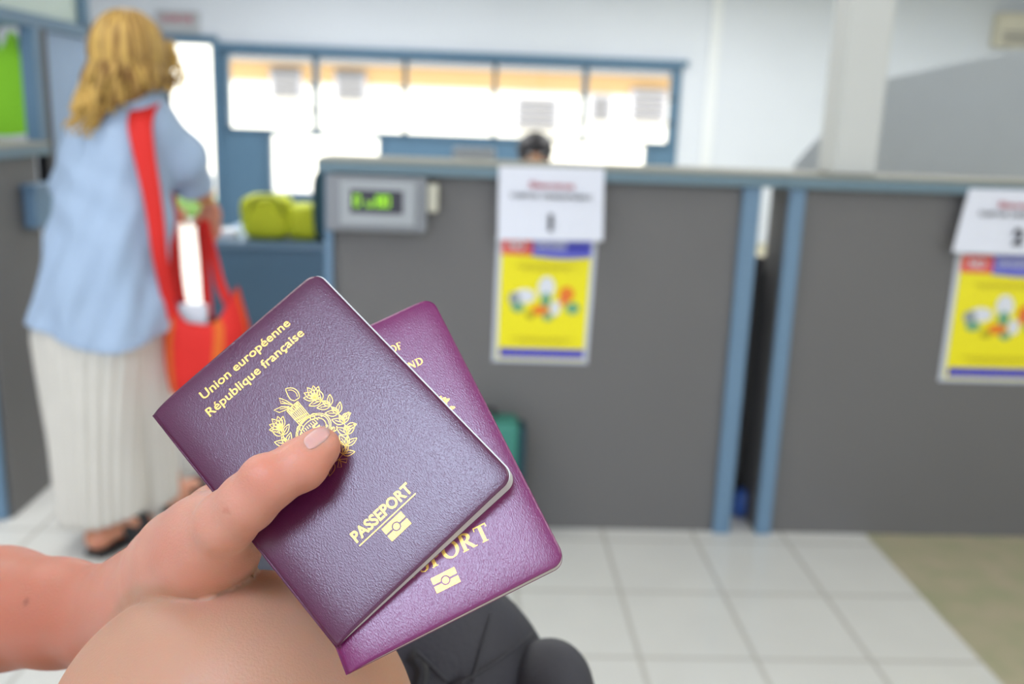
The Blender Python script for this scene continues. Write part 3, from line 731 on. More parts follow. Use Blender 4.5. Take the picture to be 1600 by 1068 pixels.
    mb.loft(leg([(455, 66, 238, .02, .13), (520, 55, 235, .02, .15), (600, 70, 225, .02, .15), (690, 86, 220, .02, .155), (794, 98, 222, .01, .165)], .3))
    mb.loft(leg([(455, 100, 250, .10, .13), (520, 110, 262, .10, .14), (600, 130, 264, .13, .15), (690, 145, 268, .17, .14), (778, 155, 272, .2, .13)], 1.4))
    mb.build('culottes', PANTS, e, True)
    # ---- shirt
    h = SDF()
    rows = [(135, 188, 232), (150, 165, 252), (170, 135, 262), (200, 113, 268), (240, 102, 268), (300, 94, 266), (350, 80, 264), (400, 68, 262), (450, 56, 262), (500, 46, 264), (526, 42, 262)]
    zs_, cx_, rx_ = [], [], []
    for y, a_, b_ in rows:
        l, r_ = A(a_, y), A(b_, y); zs_.append((l[2]+r_[2])/2); cx_.append((l[0]+r_[0])/2); rx_.append((r_[0]-l[0])/2)
    zs_, cx_, rx_ = [np.array(q)[::-1] for q in (zs_, cx_, rx_)]
    ryr = np.interp(zs_, [zs_[0], zs_[-4], zs_[-1]], [.17, .12, .06])
    def tor(P):
        z = P[..., 2]; c = np.interp(z, zs_, cx_); rx = np.interp(z, zs_, rx_); ry = np.interp(z, zs_, ryr)
        x = P[..., 0]-c; y = P[..., 1]-Yw-.02
        th = np.arctan2(y, x); lower = np.clip((zs_[-1]-z)/.6, 0, 1)
        wr = .006*lower*np.sin(7*th+z*6)+.004*np.sin(z*38+x*30+2*np.sin(z*11))*np.clip(lower*1.5, .2, 1)+.003*np.sin(13*th-z*20)*lower+.004*np.sin(z*16-x*34+th*2)*np.clip(lower*2, 0, 1)
        d = (np.sqrt((x/rx)**2+(y/ry)**2)-1)*np.minimum(rx, ry)+wr
        hem = zs_[0]+.03*np.sin(th*2+.6)+.012
        return np.maximum(np.maximum(d, z-zs_[-1]), hem-z)
    h.fun((cx_.min()-.3, Yw-.25, zs_[0]-.05), (cx_.max()+.3, Yw+.3, zs_[-1]+.02), tor, .03)
    h.cone(A(245, 200, .02), .062, A(285, 245, .08), .07, .04); h.cone(A(285, 245, .08), .068, A(300, 280, .2), .058, .03)
    h.cone(A(296, 285, .17), .056, A(308, 284, .24), .052, .01)
    h.cone(A(140, 215, .0), .06, A(112, 290, .08), .06, .04); h.cone(A(112, 290, .08), .056, A(170, 325, .26), .046, .02)
    V, Fq = h.mesh(np.arange(-1.55, -.55, .007), np.arange(Yw-.24, Yw+.36, .007), np.arange(.5, 1.6, .007), 0)
    link('shirt', V, Fq, SHIRT, e)
    # ---- collar
    mb = MB(); c0 = A(205, 142, .0); R_ = []
    for k in range(25):
        a = 2*math.pi*k/24; R_.append((c0[0]+.062*math.cos(a), c0[1]+.01+.062*math.sin(a), c0[2]-.005+.01*math.sin(a)))
    ribbon_strap(mb, R_, (0, 0, 1), .035, .006); mb.build('collar', SHIRT, e, True)
    # ---- hair
    h = SDF(); h.ell(hc+[-.008, -.012, .018], (.090, .105, .108), .02); h.ell(hc+[-.02, -.05, -.06], (.082, .065, .08), .04)
    h.ell(hc+[.035, .17, -.06], (.1, .09, .12), .02, None, True)
    V, Fq = h.mesh(np.arange(hc[0]-.16, hc[0]+.16, .006), np.arange(hc[1]-.18, hc[1]+.18, .006), np.arange(hc[2]-.2, hc[2]+.16, .006), 0)
    hb = link('hair', V, Fq, mat('hair_base', (150, 110, 52), rough=.6), e)
    mb = MB(); mbd = MB()
    for k in range(380):
        az = random.uniform(math.radians(150), math.radians(400)) if random.random() < .93 else random.uniform(math.radians(35), math.radians(60))
        pol0 = random.uniform(.1, .5); sc_ = random.uniform(.98, 1.08); L_ = random.uniform(.03, .15)
        back = math.cos(az-math.radians(215)); L_ *= (.55+.75*max(0, back))
        pts = []; fr = random.uniform(28, 44); am = random.uniform(.006, .014); ph = random.uniform(0, 6.3); tw = random.uniform(-.15, .15)
        n1 = 9
        for i in range(n1):
            po = pol0+(1.75-pol0)*i/(n1-1); a = az+tw*i/n1
            pts.append(hc+np.array([-.008, -.012, .012])+sc_*np.array([.094*math.sin(po)*math.cos(a), .108*math.sin(po)*math.sin(a), .113*math.cos(po)]))
        d = pts[-1]-hc; d[2] = 0; d /= np.linalg.norm(d)
        for i in range(1, 9):
            pts.append(pts[n1-1]+np.array([0, 0, -1])*(L_*i/8)+d*(am*math.sin(fr*L_*i/8+ph)-am*math.sin(ph)+.12*L_*i/8)+np.array([-d[1], d[0], 0])*am*math.cos(fr*L_*i/8+ph*2)+np.array([-.05*L_*i/8, 0, 0]))
        r = random.uniform(.004, .009); (mb if k % 3 else mbd).tube(pts, [r*(.5+.5*math.sin(math.pi*min(1, (i+1.5)/len(pts)))) for i in range(len(pts))], 5, cap=True)
    for x_, y_, x2, y2 in [(130, 160, 120, 212), (150, 150, 142, 215), (140, 150, 150, 200), (158, 150, 148, 190), (126, 170, 112, 200)]:
        for k in range(4):
            a_, b_ = A(x_+random.uniform(-6, 6), y_-20, -.1), A(x2+random.uniform(-6, 6), y2, -.12)
            mb.tube([a_+(b_-a_)*i/9+np.array([.012*math.sin(i*1.1+k), .01*math.cos(i*.9+k), 0]) for i in range(10)], [.007*(1-.7*i/9) for i in range(10)], 6)
    for k in range(10):
        a_, b_ = A(262, 62+k, .06), A(285+random.uniform(-8, 8), 128+random.uniform(-10, 14), .08)
        mb.tube([a_+(b_-a_)*i/9+np.array([.012*math.sin(i*1.1+k), .01*math.cos(i*.9+k), 0]) for i in range(10)], [.006*(1-.6*i/9) for i in range(10)], 6)
    mb.build('hair_strands', HAIR, hb, True); mbd.build('hair_strands', mat('dark_blond_hair', (134, 96, 44), rough=.5, var=.4, vscale=30), hb, True, 'darker blond strands')
    for q in (-1, 1):
        soft_box(hc+np.array([.03+q*.03, .09-.0*q, .01]), (.012, .012, .010), 1, PICW, 'eye', e)
    # bracelet
    c0 = A(318, 302, .27); d = Vector(A(322, 312, .3)-A(292, 262, .12)).normalized(); u = d.orthogonal().normalized(); v = d.cross(u)
    MB().tube([Vector(c0)+(u*math.cos(a)+v*math.sin(a))*.033 for a in np.linspace(0, 2*math.pi, 20)], .004).build('bracelet', GOLD, e, True)
    # ================ tote bag
    Yb = Yw+.02; B = lambda x, y, dy=0: at(x, y, Yb+dy)
    bt = empty('tote_bag', B(310, 620), 'red shoulder bag with orange stripes hanging from the woman\'s arm', 'bag')
    n = 48; rings = []; top = []
    ctr = lambda y: (np.interp(y, [440, 500, 620], [322, 325, 318]), np.interp(y, [470, 520, 620], [62, 66, 56]))
    rr = [(625, .2), (622, .7), (610, .92), (585, 1.0), (560, 1.03), (530, 1.04), (505, 1.0)]
    for y, k in rr:
        cx, hw = ctr(y); l = B(cx-hw*k, y); r_ = B(cx+hw*k, y)
        rings.append([((l[0]+r_[0])/2+(r_[0]-l[0])/2*math.cos(a), Yb+.055*k*math.sin(a)*(1+.1*math.sin(5*a)), (l[2]+r_[2])/2) for a in [2*math.pi*i/n for i in range(n)]])
    last = rings[-1]; tp = []
    for i in range(n):
        a = 2*math.pi*i/n; c = math.cos(a); up = .085*max(0, abs(c)-.45)/.55+.03*(1 if c > 0 else .5)*abs(c)
        p = last[i]; kx = 1-.28*max(0, c)
        tp.append((p[0]-(.03*max(0, c)), Yb+(p[1]-Yb)*(.5+.3*abs(math.sin(a))), p[2]+.005+up))
    mid = [tuple((np.array(a)+np.array(b))/2+np.array([0, 0, 0])) for a, b in zip(last, tp)]
    mb = MB(); mb.loft(rings+[mid, tp], cap=False); mb.f.append(tuple(range(n))[::-1])
    bd = mb.build('body', [BAGR, ORNG], bt, True)
    for p in bd.data.polygons:
        i = min(p.vertices) % n if len(p.vertices) == 4 else 0
        if i % 24 in (4, 5, 14, 15, 21): p.material_index = 1
    mb = MB(); inn = [[((q[0]-np.mean([w[0] for w in rg]))*.94+np.mean([w[0] for w in rg]), Yb+(q[1]-Yb)*.9, q[2]-.004) for q in rg] for rg in (rings[4:]+[mid, tp])]
    mb.loft(inn, cap=False); mb.f.append(tuple(range(n)))
    mb.build('lining', BAGI, bt, True)
    a, b = B(282, 473, .01), B(326, 500, .01); tag(MB().box(a[0], b[0], Yb-.012, Yb+.012, b[2]-.08, a[2], .004).build('paper_packet', PAPER), 'white packet sticking out of the red shoulder bag', 'packet')
    wd = [.05, .05]
    mb = MB(); pa = smooth_path([B(268, 500, -.03), B(262, 460, -.05), B(250, 400, -.12), B(240, 320, -.13), B(226, 245, -.125), B(219, 200, -.115), B(222, 176, -.085), B(234, 160, -.04), B(244, 155, .02), B(252, 180, .1), B(262, 240, .16), B(268, 330, .18), B(275, 430, .1), B(285, 495, .04)], 6)
    wds = [.040+.026*math.exp(-((i-33)/14)**2) for i in range(len(pa))]
    ribbon_strap(mb, pa, (1, .25, 0), wds, .006); mb.build('shoulder_strap', [BAGR], bt, True)
    mb = MB(); pa = smooth_path([B(370, 505, 0), B(356, 470, .02), B(343, 440, .08), B(333, 400, .18), B(322, 356, .29), B(318, 338, .31), B(314, 356, .33), B(318, 400, .22), B(322, 450, .1), B(326, 500, .05)], 6)
    ribbon_strap(mb, pa, (1, 0, 0), .03, .006); mb.build('hand_strap', [BAGR], bt, True)
    # white carrier on the floor ahead of her
    Yq = onz(285, 741, 0)[1]+.04; a, b = at(268, 741, Yq), at(306, 668, Yq)
    wb = empty('carrier_bag', ((a[0]+b[0])/2, Yq, 0), 'small white carrier bag on tiles beyond the woman\'s feet', 'bag')
    mb = MB(); x0, x1, z1 = a[0], b[0]+.03, b[2]
    mb.loft([[(x0+(x1-x0)*(.5+sx*k), Yq+.05*sy*kk, z) for sx, sy in [(-.5, -1), (0, -1.15), (.5, -1), (.52, 0), (.5, 1), (0, 1.1), (-.5, 1), (-.52, 0)]] for z, k, kk in [(0, .95, .9), (.02, 1, 1), (z1*.6, 1, .9), (z1, .9, .3)]])
    mb.build('body', WHITE, wb)
    MB().tube(smooth_path([(x0+.03, Yq, z1-.01), (x0+.04, Yq, z1+.05), (x1-.04, Yq, z1+.05), (x1-.03, Yq, z1-.01)]), .005).build('handle', WHITE, wb, True)
woman()

# ================================================================== PASSPORTS
def passport(name, org, U, V, Nn, leather_m, T0, T1, label):
    U, V, Nn = map(np.array, (U, V, Nn)); o = np.array(org)+CO
    e = empty(name, (0, 0, 0), label, 'passport')
    e.matrix_world = Matrix.Translation(Vector(o)) @ Matrix((U, -V, -Nn)).transposed().to_4x4()
    Wd, Hd = .088, .125; rc = .0055
    def puff(x, y):      # local height of the front cover (negative = away from viewer)
        yy = -y
        return -.0022*math.exp(-x/.0045) - .0012*math.exp(-(Wd-x)/.004) - .0009*math.exp(-yy/.004) - .0005*math.exp(-(Hd-yy)/.003)
    def rnd(x, y):       # round the two fore-edge corners
        for cy, sg in ((-rc, 1), (-(Hd-rc), -1)):
            if x > Wd-rc and (y-cy)*sg > 0:
                dx, dy = x-(Wd-rc), (y-cy)*sg; m = max(dx, dy); l = math.hypot(dx, dy)
                if l > 1e-9: k = m/l; return Wd-rc+dx*k, cy+dy*k*sg
        return x, y
    def Tk(x): return T0+(T1-T0)*x/Wd
    th = .0006; ny = 64
    xs = list(np.concatenate([np.linspace(0, .012, 10), np.linspace(.012, Wd-.008, 24)[1:], np.linspace(Wd-.008, Wd, 9)[1:]]))
    ysx = list(np.concatenate([np.linspace(0, .01, 9), np.linspace(.01, Hd-.01, 40)[1:], np.linspace(Hd-.01, Hd, 9)[1:]]))
    mb = MB()
    def sheet(zf, th_, inset=0, xa=0):
        xx = [max(xa, min(x, Wd-inset)) for x in xs]; top = []; bot = []
        for y in ysx:
            yq = -min(max(y, inset), Hd-inset); rt = []; rb = []
            for x in xx: px, py = rnd(x, yq); z = zf(px, py); rt.append((px, py, z)); rb.append((px, py, z-th_(px) if callable(th_) else z-th_))
            top.append(rt); bot.append(rb)
        nX, nY = len(xx), len(ysx); v = [p for r in top for p in r]+[p for r in bot for p in r]; f = []; m = nX*nY
        for j in range(nY-1):
            for i in range(nX-1):
                a = j*nX+i; f.append((a, a+nX, a+nX+1, a+1)); f.append((a+m, a+m+1, a+m+nX+1, a+m+nX))
        for i in range(nX-1): f.append((i, i+1, i+1+m, i+m)); a = (nY-1)*nX+i; f.append((a, a+m, a+m+1, a+1))
        for j in range(nY-1): a = j*nX; f.append((a, a+m, a+m+nX, a+nX)); a = j*nX+nX-1; f.append((a, a+nX, a+nX+m, a+m))
        return v, f
    v, f = sheet(puff, th); mb.add(v, f)
    v, f = sheet(lambda x, y: -Tk(x)-th - .0022*math.exp(-x/.0045)*.2, th); mb.add(v, f)
    zt = puff(0, -.06)-th; zbk = -Tk(0)-th*1.5; rs = []
    for y in (0, -.02, -.06, -.10, -Hd):
        cz = (puff(0, y)-th-Tk(0)-th)/2; rz = abs(puff(0, y)-(-Tk(0)-2*th))/2; cz = (puff(0, y)+(-Tk(0)-2*th))/2
        rs.append([(-.0008*math.sin(a) if a < math.pi else 0.0006, y, cz+rz*math.cos(a)) for a in np.linspace(0, math.pi, 10)]+[(.0006, y, cz-rz*.8), (.0006, y, cz+rz*.8)])
    mb.loft(rs)
    def seat(o_): o_.parent = e; return o_
    cv = seat(mb.build('cover', leather_m, None, True))
    v, f = sheet(lambda x, y: puff(x, y)-th*1.05, lambda x: Tk(x)-th-.0001+0, inset=.00012, xa=.0012)
    # keep the page block between the covers
    ov = .0007 if T1 > .007 else 0.0
    v = [(a+ov*min(1, a/Wd), b, max(c, -Tk(a)-th*.95)) for a, b, c in v]
    seat(link('pages', v, f, PAGES, None, False, label='pale page edges'))
    def foil(nm, v2, f2, lift=.00008, thick=.00005):
        V3 = [(x, y, puff(x, y)+lift) for x, y in v2]
        o_ = link(nm, V3, f2, GOLD, None, False); return seat(o_)
    return e, foil, puff
def strip2(pts, w):
    pts = [np.array(p, float) for p in pts]; v = []; f = []; n = len(pts)
    closed = np.linalg.norm(pts[0]-pts[-1]) < 1e-9
    for i, p in enumerate(pts):
        if closed: t = pts[(i+1) % (n-1)] - pts[(i-1) % (n-1)]
        else: t = pts[min(i+1, n-1)]-pts[max(i-1, 0)]
        t = t/(np.linalg.norm(t)+1e-12); nn = np.array([-t[1], t[0]]); ww = w[i] if hasattr(w, '__len__') else w
        v += [tuple(p+nn*ww/2), tuple(p-nn*ww/2)]
    for i in range(n-1): f.append((2*i, 2*i+1, 2*i+3, 2*i+2))
    return v, f
class Flat:
    def __init__(s): s.v = []; s.f = []
    def add(s, v, f): n = len(s.v); s.v += [tuple(q) for q in v]; s.f += [tuple(i+n for i in q) for q in f]
    def line(s, pts, w): s.add(*strip2(pts, w))
    def fill(s, pts): s.add(pts, [tuple(range(len(pts)))])
    def mm(s, k=.001): return [(x*k, y*k) for x, y in s.v], s.f
def leaf(fl, base, ang, L, W, lw=.28, vein=True):
    b = np.array(base, float); d = np.array([math.cos(ang), math.sin(ang)]); n = np.array([-d[1], d[0]])
    up = [b+d*L*t+n*W*math.sin(math.pi*t**.8) for t in np.linspace(0, 1, 10)]; dn = [b+d*L*t-n*W*math.sin(math.pi*t**.8) for t in np.linspace(1, 0, 10)]
    fl.line(up, lw); fl.line(dn, lw)
    if vein: fl.line([b+d*L*.05, b+d*L*.72], lw*.8)
def arc(c, r, a0, a1, n=20, ry=None):
    ry = ry or r; return [(c[0]+r*math.cos(a), c[1]+ry*math.sin(a)) for a in np.linspace(a0, a1, n)]
def chip(fl, cx, cy, w, h):
    g = .45*w/10; R_ = w*.155
    for sg in (1, -1):
        pts = [(-w/2, sg*g), (-R_*1.45, sg*g), (-R_*1.12, sg*g)]
        th0 = math.asin(min(1, g/(R_*1.25)))
        pts = [(-w/2, sg*g), (-w/2, sg*h/2), (w/2, sg*h/2), (w/2, sg*g)]
        a = np.linspace(th0, math.pi-th0, 14); notch = [(R_*1.25*math.cos(t), sg*R_*1.25*math.sin(t)) for t in a]
        top = [(x, sg*h/2) for x, _ in notch]
        # left slab, right slab, and the strip above the notch
        fl.fill([(cx-w/2, cy+sg*g), (cx+notch[-1][0], cy+sg*g), (cx+notch[-1][0], cy+sg*h/2), (cx-w/2, cy+sg*h/2)])
        fl.fill([(cx+w/2, cy+sg*g), (cx+notch[0][0], cy+sg*g), (cx+notch[0][0], cy+sg*h/2), (cx+w/2, cy+sg*h/2)])
        for i in range(len(a)-1): fl.fill([(cx+notch[i][0], cy+notch[i][1]), (cx+notch[i+1][0], cy+notch[i+1][1]), (cx+top[i+1][0], cy+top[i+1][1]), (cx+top[i][0], cy+top[i][1])])
    fl.fill(arc((cx, cy), R_*.85, 0, 2*math.pi, 28))

fr, foil, puff1 = passport('passport', (-.13003, .37591, -.12299), (.71447, .28817, .63757), (.67189, -.53679, -.51031), (.19518, .79297, -.57714), LEA1, .0020, .0085,
    'dark burgundy passport held in front, gilt lettering in a language with accents')
fr['label'] = 'front burgundy passport with full gold emblem, under the thumb'
def put(foilf, nm, body, x, y, width, cap, bold):
    v, f = text_geo(body, width*.001, cap*.001, bold); return foilf(nm, [(x*.001+a, -y*.001+b) for a, b in v], f)
put(foil, 'lettering', 'Union européenne', 19.4, 12.3, 46, 4.0, .011)
put(foil, 'lettering', 'République française', 17.0, 20.2, 49.8, 4.0, .011)
put(foil, 'lettering', 'PASSEPORT', 28.8, 102.0, 28.2, 4.5, .027)
fl = Flat(); fl.line([(28.8, -103.6), (56.9, -103.6)], .45); foil('underline', *fl.mm())
fl = Flat(); chip(fl, 43.6, -107.9, 9.6, 6.3); foil('chip_symbol', *fl.mm())
def emblem():
    fl = Flat(); C_ = (44, -55)
    # fasces rods with band and axe head
    for k in range(-3, 4): fl.line([(44+k*.75, -41.5), (44+k*.62, -50)], .29)
    fl.line([(41.2, -41.3), (46.8, -41.3)], .3); fl.line([(41.2, -43.6), (46.8, -43.6)], .3); fl.line([(41.2, -41.3), (41.4, -50)], .31); fl.line([(46.8, -41.3), (46.6, -50)], .29)
    for k in range(5): fl.line([(41.8+k, -41.5), (42.2+k, -43.5)], .3)
    fl.line([(41.5, -46.5), (46.5, -48)], .3); fl.line([(41.5, -48), (46.5, -49.5)], .3)
    ax = arc((45.0, -37.6), 4.4, -.75, 1.25, 14); fl.line(ax, .3); fl.line([ax[-1], (45.4, -36.6), (45.2, -38.6), (46, -40.2), ax[0]], .29)
    fl.line(arc((45.0, -37.6), 3.5, -.6, 1.0, 10), .22)
    fl.line([(44.5, -41.2), (43.6, -37.5), (42.2, -34.6), (41.4, -37), (42.8, -38.6), (44.3, -41)], .29)
    fl.line([(43, -40.5), (40.6, -38.2), (37.6, -37.2), (38.6, -39.6), (41.0, -40.6), (43, -41)], .31); fl.line([(42.6, -40.6), (39.6, -38.6)], .25); fl.line([(44, -40.8), (42.2, -36.4)], .25)
    # shield with scrolls
    for r in (7.6, 6.9): fl.line(arc((44, -55.5), r, math.radians(200), math.radians(520), 40, r*.82), .29)
    fl.line(arc((44, -55.5), 5.6, 0, 2*math.pi, 40, 4.4), .3)
    for sx in (-1, 1):
        sp = [(44+sx*(3.2+ (1.7-.22*t)*math.cos(t*1.25)), -51.2+(1.7-.22*t)*math.sin(t*1.25)) for t in np.linspace(0, 6.5, 26)]; fl.line(sp, .3)
        sp = [(44+sx*(6.2+ (1.5-.2*t)*math.cos(t*1.25)), -60.8-(1.5-.2*t)*math.sin(t*1.25)) for t in np.linspace(0, 6.5, 26)]; fl.line(sp, .3)
    for k in range(-6, 7): fl.line([(44+k*.95, -52.2-.02*k*k), (44+k*1.0, -53.6)], .29)
    for sx, ch in ((-1, 'R'), (1, 'F')):
        v, f = text_geo(ch, 2.6, 3.8, .02); fl.add([(a+44+(-3.1 if sx < 0 else .5), b-57.6) for a, b in v], f)
    # branches: laurel one side, oak the other, curving up from the bottom
    for sx in (-1, 1):
        br = [(44+sx*x, y) for x, y in smooth_path([(0, -72), (4, -71), (8, -67.5), (10.6, -62), (11.4, -56), (10.6, -50), (8.8, -45.5)], 5)]
        fl.line(br, .29)
        for i, p in enumerate(br[3:]):
            if i % 4: continue
            q0 = np.array(br[i+2]); q1 = np.array(br[min(i+4, len(br)-1)]); a = math.atan2(*(q1-q0)[::-1])
            for da, L_, W_ in ((.8, 5.4, 1.25), (-.8, 4.8, 1.15), (0.1, 4.0, .9)):
                leaf(fl, p, a+da, L_, W_, .31)
        for k in range(5):
            leaf(fl, (44+sx*8.8, -45.5), math.radians(90)-sx*math.radians(-44+k*24), 6.0-abs(k-2)*.5, 1.2, .27)
        leaf(fl, (44+sx*11, -60), math.radians(90-sx*100), 4.2, 1.2, .31); leaf(fl, (44+sx*10.2, -64), math.radians(90-sx*118), 4.2, 1.2, .31)
        fl.line([(44, -72.2), (44+sx*2.4, -74.2), (44+sx*1.2, -75.2), (44, -73), (44-sx*.2, -72)], .29)
        fl.line([(44+sx*2, -64.5), (44+sx*5, -67), (44+sx*3, -69), (44, -67.5)], .29)
    for k in range(110):   # hatching inside the crest
        a = random.uniform(0, 6.28); r = random.uniform(0, 1)**.5; x, y = 44+6.4*r*math.cos(a), -60.8+5*r*math.sin(a); b = random.uniform(0, 3.14)
        fl.line([(x-.6*math.cos(b), y-.6*math.sin(b)), (x+.6*math.cos(b), y+.6*math.sin(b))], .15)
    foil('emblem', *fl.mm())
emblem()

uk, foil2, puff2 = passport('passport', (-.09624, .38159, -.11287), (.88797, .17521, .42521), (.43648, -.61233, -.65919), (.14487, .77094, -.62021), LEA2, .0016, .0052,
    'lighter plum passport fanned out behind, emblem hidden by front passport')
# serif capitals: strokes as (points, width) on a unit cap height, with slab serifs
def S_(x, y, w=.26): return ([(x-w/2, y), (x+w/2, y)], .05)
def glyph(c):
    T, t = .17, .075; g = []
    def stem(x, a=0., b=1.): g.append(([(x, a), (x, b)], T))
    def ser(x, y, w=.30): g.append(([(x-w/2, y+(.025 if y < .5 else -.025)), (x+w/2, y+(.025 if y < .5 else -.025))], .05))
    def bowl(cx, cy, rx, ry, a0, a1): 
        ts = np.linspace(a0, a1, 22); g.append(([(cx+rx*math.cos(q), cy+ry*math.sin(q)) for q in ts], [t+(T-t)*abs(math.cos(q)) for q in ts]))
    w = .7
    if c in 'OQ': bowl(.42, .5, .34, .46, 0, 2*math.pi); w = .84
    elif c == 'P': stem(.17); ser(.17, 0); ser(.15, 1, .3); bowl(.25, .73, .28, .235, -math.pi/2, math.pi/2); w = .62
    elif c == 'R': stem(.17); ser(.17, 0); ser(.15, 1, .3); bowl(.25, .74, .27, .225, -math.pi/2, math.pi/2); g.append(([(.34, .5), (.62, .03)], .15)); ser(.66, 0, .22); w = .76
    elif c == 'T': stem(.36); ser(.36, 0); g.append(([(.03, .965), (.69, .965)], t)); g.append(([(.055, .99), (.055, .78)], .05)); g.append(([(.665, .99), (.665, .78)], .05)); w = .72
    elif c == 'S': g.append(([(.48, .76), (.42, .92), (.27, .97), (.13, .88), (.12, .72), (.24, .57), (.38, .46), (.46, .32), (.42, .12), (.27, .03), (.13, .08), (.07, .26)], [.06, .07, .08, .12, .16, .17, .17, .16, .12, .08, .07, .06])); w = .56
    elif c == 'A': g.append(([(.36, 1), (.12, 0)], t)); g.append(([(.36, 1), (.62, 0)], T)); g.append(([(.18, .33), (.52, .33)], .06)); ser(.1, 0, .24); ser(.64, 0, .28); w = .76
    elif c == 'N': g.append(([(.14, 0), (.14, 1)], t)); g.append(([(.14, .98), (.66, .02)], T)); g.append(([(.66, 0), (.66, 1)], t)); ser(.14, 0, .24); ser(.1, 1, .2); ser(.66, 1, .24); w = .8
    elif c == 'D': stem(.17); ser(.12, 0, .2); ser(.12, 1, .2); bowl(.27, .5, .42, .465, -math.pi/2, math.pi/2); g.append(([(.1, .965), (.3, .965)], t)); g.append(([(.1, .035), (.3, .035)], t)); w = .8
    elif c == 'F': stem(.17); ser(.17, 0); ser(.12, 1, .2); g.append(([(.1, .965), (.56, .965)], t)); g.append(([(.56, .99), (.56, .76)], .05)); g.append(([(.17, .52), (.42, .52)], t)); g.append(([(.42, .62), (.42, .42)], .05)); w = .62
    elif c == 'E' or c == 'L':
        stem(.17); ser(.12, 0, .2); g.append(([(.1, .035), (.56, .035)], t)); g.append(([(.56, .01), (.56, .24)], .05))
        if c == 'E': g.append(([(.1, .965), (.54, .965)], t)); g.append(([(.17, .52), (.42, .52)], t))
        w = .64
    elif c == 'I': stem(.17); ser(.17, 0); ser(.17, 1); w = .34
    elif c == 'U': g.append(([(.16, 1), (.16, .35), (.22, .12), (.4, .03), (.56, .12), (.62, .35), (.62, 1)], [T, T, T, .1, t, t, t])); ser(.16, 1); ser(.62, 1, .24); w = .76
    elif c == 'G': bowl(.42, .5, .34, .46, .7, 2*math.pi-.55); stem(.7, .05, .42); ser(.7, .45, .24); w = .84
    elif c == 'K': stem(.17); ser(.17, 0); ser(.17, 1); g.append(([(.24, .45), (.6, .97)], t)); g.append(([(.33, .56), (.64, .03)], T)); ser(.66, 0, .24); w = .76
    elif c == 'M': g.append(([(.14, 0), (.14, 1)], t)); g.append(([(.16, .98), (.45, .05)], T)); g.append(([(.45, .05), (.75, .98)], t)); g.append(([(.77, 0), (.77, 1)], T)); ser(.14, 0, .24); ser(.77, 0); w = .93
    elif c == 'B': stem(.17); bowl(.25, .75, .25, .215, -math.pi/2, math.pi/2); bowl(.25, .28, .3, .25, -math.pi/2, math.pi/2); w = .66
    elif c == 'H': stem(.17); stem(.62); ser(.17, 0); ser(.62, 0); ser(.17, 1); ser(.62, 1); g.append(([(.17, .5), (.62, .5)], t)); w = .8
    elif c == ' ': w = .32
    return g, w
def serif_line(nm, body, xr, base, width, cap):
    fl = Flat(); x = 0; gl = []
    for c in body: g, w_ = glyph(c); gl.append((g, x)); x += w_+.07
    sx = width/(x-.07); x0 = xr-width
    for g, gx in gl:
        for pts, w_ in g: fl.add(*[(v, f) for v, f in [strip2([(px, py) for px, py in pts], w_)]][0]) if False else fl_add(fl, pts, w_, gx, sx, cap, x0, base)
    return foil2(nm, *fl.mm())
def fl_add(fl, pts, w_, gx, sx, cap, x0, base):
    v, f = strip2(pts, w_); fl.add([(x0+(gx+a)*sx, -base+b*cap) for a, b in v], f)
serif_line('lettering', 'EUROPEAN UNION', 60.3, 8.3, 33, 2.9)
serif_line('lettering', 'UNITED KINGDOM OF', 67.9, 17.0, 43, 3.3)
serif_line('lettering', 'GREAT BRITAIN', 61.5, 22, 35, 3.3)
serif_line('lettering', 'AND NORTHERN IRELAND', 73.0, 27.4, 58, 3.3)
serif_line('lettering', 'PASSPORT', 67.3, 105.0, 46.5, 6.6)
fl = Flat(); chip(fl, 45.2, -111.2, 9.6, 6.0); foil2('chip_symbol', *fl.mm())
fl = Flat()
for r in (15, 14): fl.line(arc((48, -62), r, 0, 2*math.pi, 48), .35)
for k in range(26): a = 2*math.pi*k/26; leaf(fl, (48+16*math.cos(a), -62+16*math.sin(a)), a+.5, 3.4, .8, .28)
for k, (x, y) in enumerate([(69.5, -43.5), (70.6, -44.2), (71.4, -45.2), (72.4, -46), (73.4, -46.6), (74.0, -50.2)]):
    leaf(fl, (x, y), 1.2-k*.3, 2.4, .6, .34); leaf(fl, (x, y), -.4-k*.3, 2.4, .6, .34)
foil2('emblem', *fl.mm())

